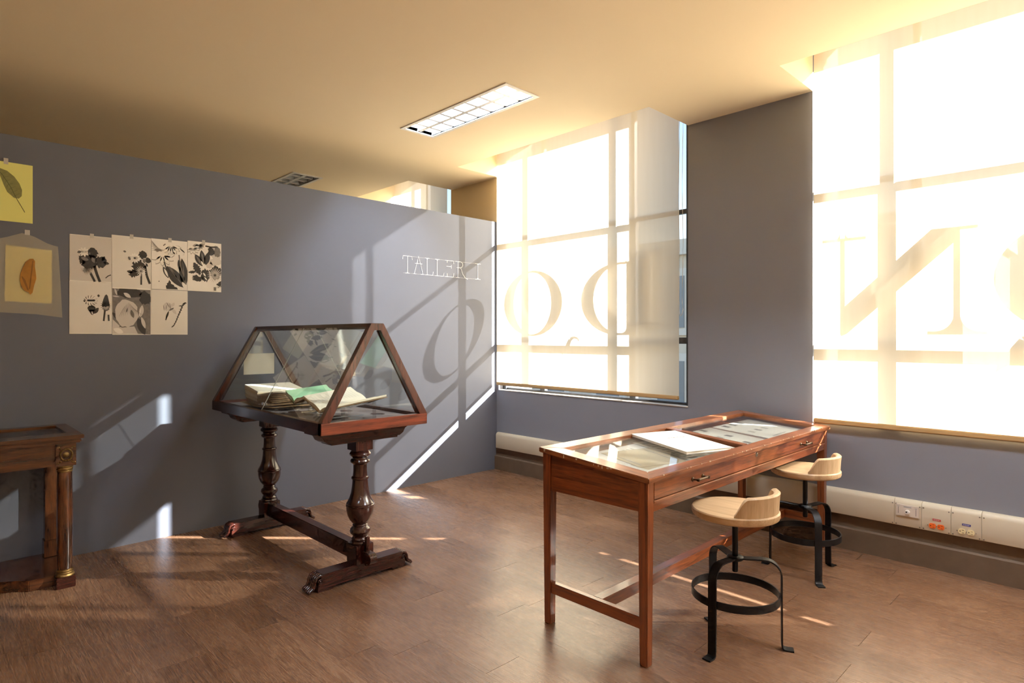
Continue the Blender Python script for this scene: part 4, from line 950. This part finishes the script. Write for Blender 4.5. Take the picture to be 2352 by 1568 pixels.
A.daisy('print_soft', 780, 190, 90, 7, 0.2, 0, 0.8, None, 0, 180); A.daisy('print_soft', 700, 260, 100, 7, 0.2, 0, 0.8, None, -20, 200); A.daisy(Lt, 700, 253, 95, 7, 0.2, 1, 0.8, None, -20, 200)
A.blob('print_bg', 1040, 300, 75, 110, 4, 0.15); A.blob(Md, 1055, 280, 50, 80, 9, 0.15, 1); A.blob(D_, 965, 280, 48, 65, 5, 0.2, 1); A.stem(D_, [(880, 205), (960, 215), (1060, 205)], 22, 1); A.blob('print_bg', 1030, 430, 90, 60, 7, 0.2, 1); A.blob('print_bg', 935, 480, 50, 55, 8, 0.15, 1)
A.leaf(D_, 785, 425, 200, 42, 58, 2); A.leaf(D_, 840, 380, 220, 40, 80, 2); A.leaf(D_, 905, 390, 200, 40, 102, 2); A.leaf(Md, 790, 430, 150, 14, 58, 3); A.leaf(Md, 840, 385, 170, 12, 80, 3); A.leaf(Lt, 845, 480, 110, 14, 60, 3)
A.leaf(D_, 760, 550, 200, 45, 62, 2, 12, 0.2); A.leaf(D_, 690, 605, 110, 20, -8, 2, 8, 0.25); A.blob(D_, 770, 690, 75, 45, 6, 0.3, 2); A.blob(D_, 880, 640, 60, 95, 10, 0.2, 2); A.leaf(Lt, 865, 630, 70, 12, 55, 3); A.leaf(Lt, 885, 690, 60, 9, 50, 3); A.leaf(Lt, 790, 655, 60, 12, 20, 3)
A.blob(D_, 1030, 590, 85, 100, 12, 0.2, 2); A.spiky('print_bg', 1020, 630, 120, 22, 3, 0, 360, 0.045); A.spiky(Lt, 1010, 760, 100, 11, 3, 30, 200, 0.06); A.spiky(D_, 1060, 740, 90, 9, 2, -20, 130, 0.09); A.stem(Md, [(1020, 810), (1020, 862)], 34, 4)
A.build(t)
# row 2
t = sheet('photo_print', 'pale photo of a small daisy and a dark flower spike, bottom left', 'photo', -3.448, -3.234, 1.317, 1.631, 'print_bg2', group=G)
A = Art((55, 645, 760, 1480), (-3.448, -3.234, 1.317, 1.631))
A.daisy(D_, 345, 1020, 98, 13, 0.13, 0, 0.55); A.daisy(Lt, 350, 1018, 88, 13, 0.14, 1, 0.5); A.leaf(D_, 265, 1030, 50, 12, 20, 0)
A.blob(D_, 358, 1130, 55, 45, 3, 0.12); A.poly(D_, [(310, 1150), (405, 1140), (375, 1220), (355, 1215)]); A.leaf(D_, 420, 1158, 110, 28, -50); A.leaf('print_bg2', 365, 1190, 50, 8, 80, 2); A.stem(D_, [(350, 1060), (370, 1110)], 12); A.blob(D_, 453, 950, 18, 15, 2, 0.3)
A.poly(D_, [(565, 925), (585, 945), (600, 1010), (615, 1090), (600, 1140), (560, 1160), (520, 1140), (500, 1080), (520, 1000), (545, 940)]); A.spiky(D_, 556, 1085, 80, 16, 0, 0, 360, 0.06); A.spiky('print_bg', 556, 1095, 66, 12, 1, 0, 180, 0.04); A.stem(D_, [(545, 1140), (527, 1300)], 26); A.stem(D_, [(595, 1210), (600, 1298)], 26)
A.build(t)
t = sheet('photo_print', 'dark close-up photo of a large veined petal, middle of bottom row', 'photo', -3.232, -3.022, 1.312, 1.600, 'print_bg', group=G)
A = Art((652, 1200, 870, 1495), (-3.232, -3.022, 1.312, 1.600))
A.poly(Md, [(655, 875), (1195, 875), (1195, 1490), (1010, 1480), (960, 1380), (780, 1400), (660, 1290)]); A.blob(D_, 900, 925, 180, 70, 4, 0.15, 1); A.blob(D_, 1120, 990, 90, 90, 5, 0.2, 1); A.leaf(D_, 1060, 1380, 260, 55, 65, 1); A.leaf(D_, 720, 1260, 200, 30, 40, 1)
A.blob('print_bg', 850, 1205, 165, 185, 11, 0.06, 2); A.leaf('print_bg', 860, 960, 120, 26, 30, 2); A.leaf('print_bg', 1060, 1170, 170, 34, 100, 2); A.leaf('print_bg', 1090, 1330, 170, 26, 70, 2); A.leaf(Md, 1130, 1160, 130, 36, 95, 3); A.leaf(Lt, 1040, 1190, 140, 8, 105, 3)
for k in range(13): A.leaf(Md, 780+k*20, 1130+abs(k-6)*9, 170, 2.6, 118-k*7, 3, 5)
A.leaf(Md, 930, 1210, 120, 26, 70, 3); A.leaf(D_, 855, 1160, 70, 7, 105, 4); A.leaf(Lt, 735, 1440, 150, 34, 20, 2); A.blob(D_, 757, 1385, 8, 8, 1, 0.2, 4); A.leaf('print_bg', 700, 920, 100, 14, 70, 2); A.leaf('print_bg', 700, 980, 100, 9, 5, 2)
A.build(t)
t = sheet('photo_print', 'white photo of a faint bloom and a dark twig, right end of bottom row', 'photo', -3.022, -2.806, 1.314, 1.603, 'print_bg2', group=G)
A = Art((102, 635, 865, 1495), (-3.022, -2.806, 1.314, 1.603))
A.blob('print_bg', 345, 1100, 62, 62, 3, 0.15); A.leaf('print_bg', 420, 1070, 70, 20, -60); A.leaf('print_bg', 435, 1165, 100, 22, 50); A.leaf(Md, 345, 1075, 90, 5, 60, 1); A.leaf(Md, 320, 1110, 80, 4, 100, 1); A.leaf(Md, 375, 1100, 100, 5, 80, 1); A.leaf(Md, 395, 1135, 90, 12, -30, 1); A.leaf(Md, 285, 1120, 90, 4, 80, 1)
A.leaf(D_, 335, 1220, 130, 14, -70, 2); A.stem(D_, [(335, 1230), (312, 1290)], 14, 2)
tw = [(600, 1040), (560, 1075), (530, 1150), (495, 1225), (465, 1300), (430, 1365), (398, 1392)]
A.stem(D_, tw, 9, 1)
for i in range(26):
    u = i/26*6; k = int(u); f_ = u-k; x = tw[k][0]+(tw[k+1][0]-tw[k][0])*f_; y = tw[k][1]+(tw[k+1][1]-tw[k][1])*f_
    A.leaf(D_, x, y, 46-i*0.9, 6, -30 if i % 2 else 20, 2, 5)
A.leaf(D_, 585, 1045, 70, 10, -25, 2); A.leaf(D_, 530, 1082, 60, 7, -5, 2)
A.build(t)
# yellow leaf print
t = thing('leaf_print', 'yellow sheet printed with a grey-green leaf, highest on the wall at left', 'print', (0, -3.735, 1.945))
MB().box(0.0008, 0.0026, -3.852, -3.619, 1.945, 2.275).build('paper_sheet', M['yellow'], t)
A = Art((-177, 282, 150, 648), (-3.852, -3.619, 1.945, 2.275))
K = lambda pts: [(x, y+(282-x)*0.09) for x, y in pts]
A.poly('leaf_print', K([(-60, 150), (0, 185), (60, 205), (120, 250), (165, 308), (188, 362), (185, 414), (160, 436), (120, 430), (60, 382), (30, 322), (0, 246), (-45, 175)]), 0)
A.stem('leaf_vein', K([(-60, 155), (20, 240), (90, 340), (140, 436), (180, 500), (212, 552)]), 6, 1)
for k in range(7): A.stem('leaf_vein', K([(10+k*19, 228+k*31), (50+k*20, 222+k*28)]), 2, 1); A.stem('leaf_vein', K([(10+k*19, 228+k*31), (5+k*17, 262+k*27)]), 2, 1)
A.build(t, 'printed_leaf')
MB().box(0.0036, 0.0042, -3.747, -3.727, 2.262, 2.295).build('tape_strip', M['tape'], t)
# glassine envelope with yellow sheet and dry leaf
t = thing('glassine_envelope', 'translucent paper sleeve holding a yellow card and a dry brown leaf', 'envelope', (0, -3.65, 1.41))
box_ = (0, 533, 703, 1455); sh = (-3.762, -3.482, 1.412, 1.900)
A = Art(box_, sh)
def EP(x, y): 
    u = x/533; v = (1455-y-(533-x)*0.075*((1455-y)/750-0.2))/752; return (-3.762+u*0.280, 1.412+v*0.488)
env = [EP(*p) for p in [(-130, 830), (-40, 775), (0, 757), (60, 742), (180, 703), (215, 710), (290, 735), (400, 790), (440, 803), (493, 815), (500, 900), (520, 1200), (533, 1455), (480, 1450), (300, 1432), (100, 1428), (0, 1425), (-130, 1425)]]
MB().prism([EP(*p) for p in [(45, 815), (440, 853), (437, 1330), (38, 1322)]], 0, 0.0010, 0.0022).build('yellow_card', M['yellow2'], t)
MB().add([(0.0044, y_, z_) for y_, z_ in env], [tuple(range(len(env)))]).build('sleeve', M['glassine'], t)
lf = MB().prism([EP(*p) for p in [(245, 935), (275, 932), (292, 955), (290, 1000), (298, 1060), (303, 1110), (285, 1170), (270, 1240), (250, 1258), (235, 1235), (200, 1222), (175, 1185), (162, 1130), (168, 1070), (185, 1020), (210, 965)]], 0, 0.0052, 0.0070).build('dry_leaf', M['leaf_brown'], t)
MB().prism([EP(*p) for p in [(180, 1090), (210, 1130), (238, 1215), (228, 1222), (196, 1150), (176, 1100)]], 0, 0.0070, 0.0076).build('leaf_fold', M['leaf_brown2'], lf)
MB().prism([EP(*p) for p in [(268, 950), (278, 955), (262, 1100), (248, 1210), (240, 1205), (252, 1090)]], 0, 0.0070, 0.0076).build('leaf_rib', M['leaf_brown2'], lf)
MB().box(0.0050, 0.0056, -3.655, -3.632, 1.878, 1.906).build('tape_strip', M['tape'], t)

# ------------------------------------------------------------------ TALLER I lettering
wl = thing('wall_lettering', 'thin white outline lettering TALLER I on the sunlit grey partition', 'lettering', (0, -0.66, 1.85))
def zl(v): return 1.850+v*0.148
LET = [('T', -1.108, -1.004, [[(.5, 0), (.5, 1)], [(.02, .80), (.06, 1), (.94, 1), (.98, .80)], [(.28, 0), (.72, 0)], [(.42, 0), (.5, .08), (.58, 0)]]),
       ('A', -0.990, -0.888, [[(.05, 0), (.5, 1.08), (.95, 0)], [(.12, .62), (.88, .62)], [(-.05, 0), (.25, 0)], [(.72, 0), (1.08, 0)], [(.42, .86), (.34, .62)]]),
       ('L', -0.874, -0.778, [[(.28, 0), (.28, 1)], [(.05, 1), (.55, 1)], [(.2, 1), (.28, .90), (.38, 1)], [(.05, 0), (.92, 0), (1.0, .22)]]),
       ('L', -0.759, -0.655, [[(.22, 0), (.22, 1)], [(.0, 1), (.48, 1)], [(.14, 1), (.22, .90), (.32, 1)], [(.0, 0), (.9, 0), (.98, .22)]]),
       ('E', -0.645, -0.538, [[(.22, 0), (.22, .2)], [(.22, .86), (.22, 1)], [(.0, 1), (.9, 1), (.95, .82)], [(.15, .64), (.7, .64)], [(.68, .74), (.68, .52)], [(.0, 0), (.9, 0), (.96, .24)]]),
       ('R', -0.522, -0.375, [[(.18, 0), (.18, 1)], [(0, 1), (.42, 1), (.56, .93), (.58, .78), (.5, .66), (.36, .62), (.1, .62)], [(.42, .62), (.56, .26), (.78, .02), (1.0, -.06)], [(.04, 0), (.32, 0)]]),
       ('I', -0.288, -0.211, [[(.5, 0), (.5, 1)], [(.05, 1), (.98, 1)], [(.05, 0), (.95, 0)], [(.36, 1), (.5, .92), (.64, 1)], [(.34, 0), (.5, .1), (.66, 0)]])]
for nm, a, b, strokes in LET:
    m = MB()
    for st_ in strokes:
        m.sweep([(0.0022, a+(b-a)*u, zl(v)) for u, v in st_], [(-0.0017, -0.0010), (0.0017, -0.0010), (0.0017, 0.0010), (-0.0017, 0.0010)], (1, 0, 0))
    m.build('letter', M['thread'], wl)
for v in (1.0, 0.0):
    MB().tube([(0.0012, -1.10, zl(v)), (0.0012, -0.22, zl(v))], 0.0006, 4).build('guide_thread', M['thread'], wl)

# ------------------------------------------------------------------ outside
tag(B(-60, 60, 0.6, 120, -6.2, -6.0).build('ground', M['ground']), 'pale street far below the windows', None, None, 'structure')
bd = thing('building', 'ochre stone building across the street, faint through the blind', 'building', (-8, 16, -6))
B(-24, 1.5, 14, 22, -6, 4.0).build('facade_wall', M['bld'], bd)
B(-24.2, 1.7, 13.8, 22, 4.0, 4.5).build('cornice', M['bld_pale'], bd)
for i in range(9):
    x = -22+i*2.6
    for z in (-4.5, -1.2, 1.6):
        w_ = B(x-0.75, x+0.75, 13.88, 14.0, z-0.25, z+1.95).build('window', M['bld_pale'], bd)
        B(x-0.5, x+0.5, 13.84, 13.9, z, z+1.7).build('pane', M['bld_glass'], w_)
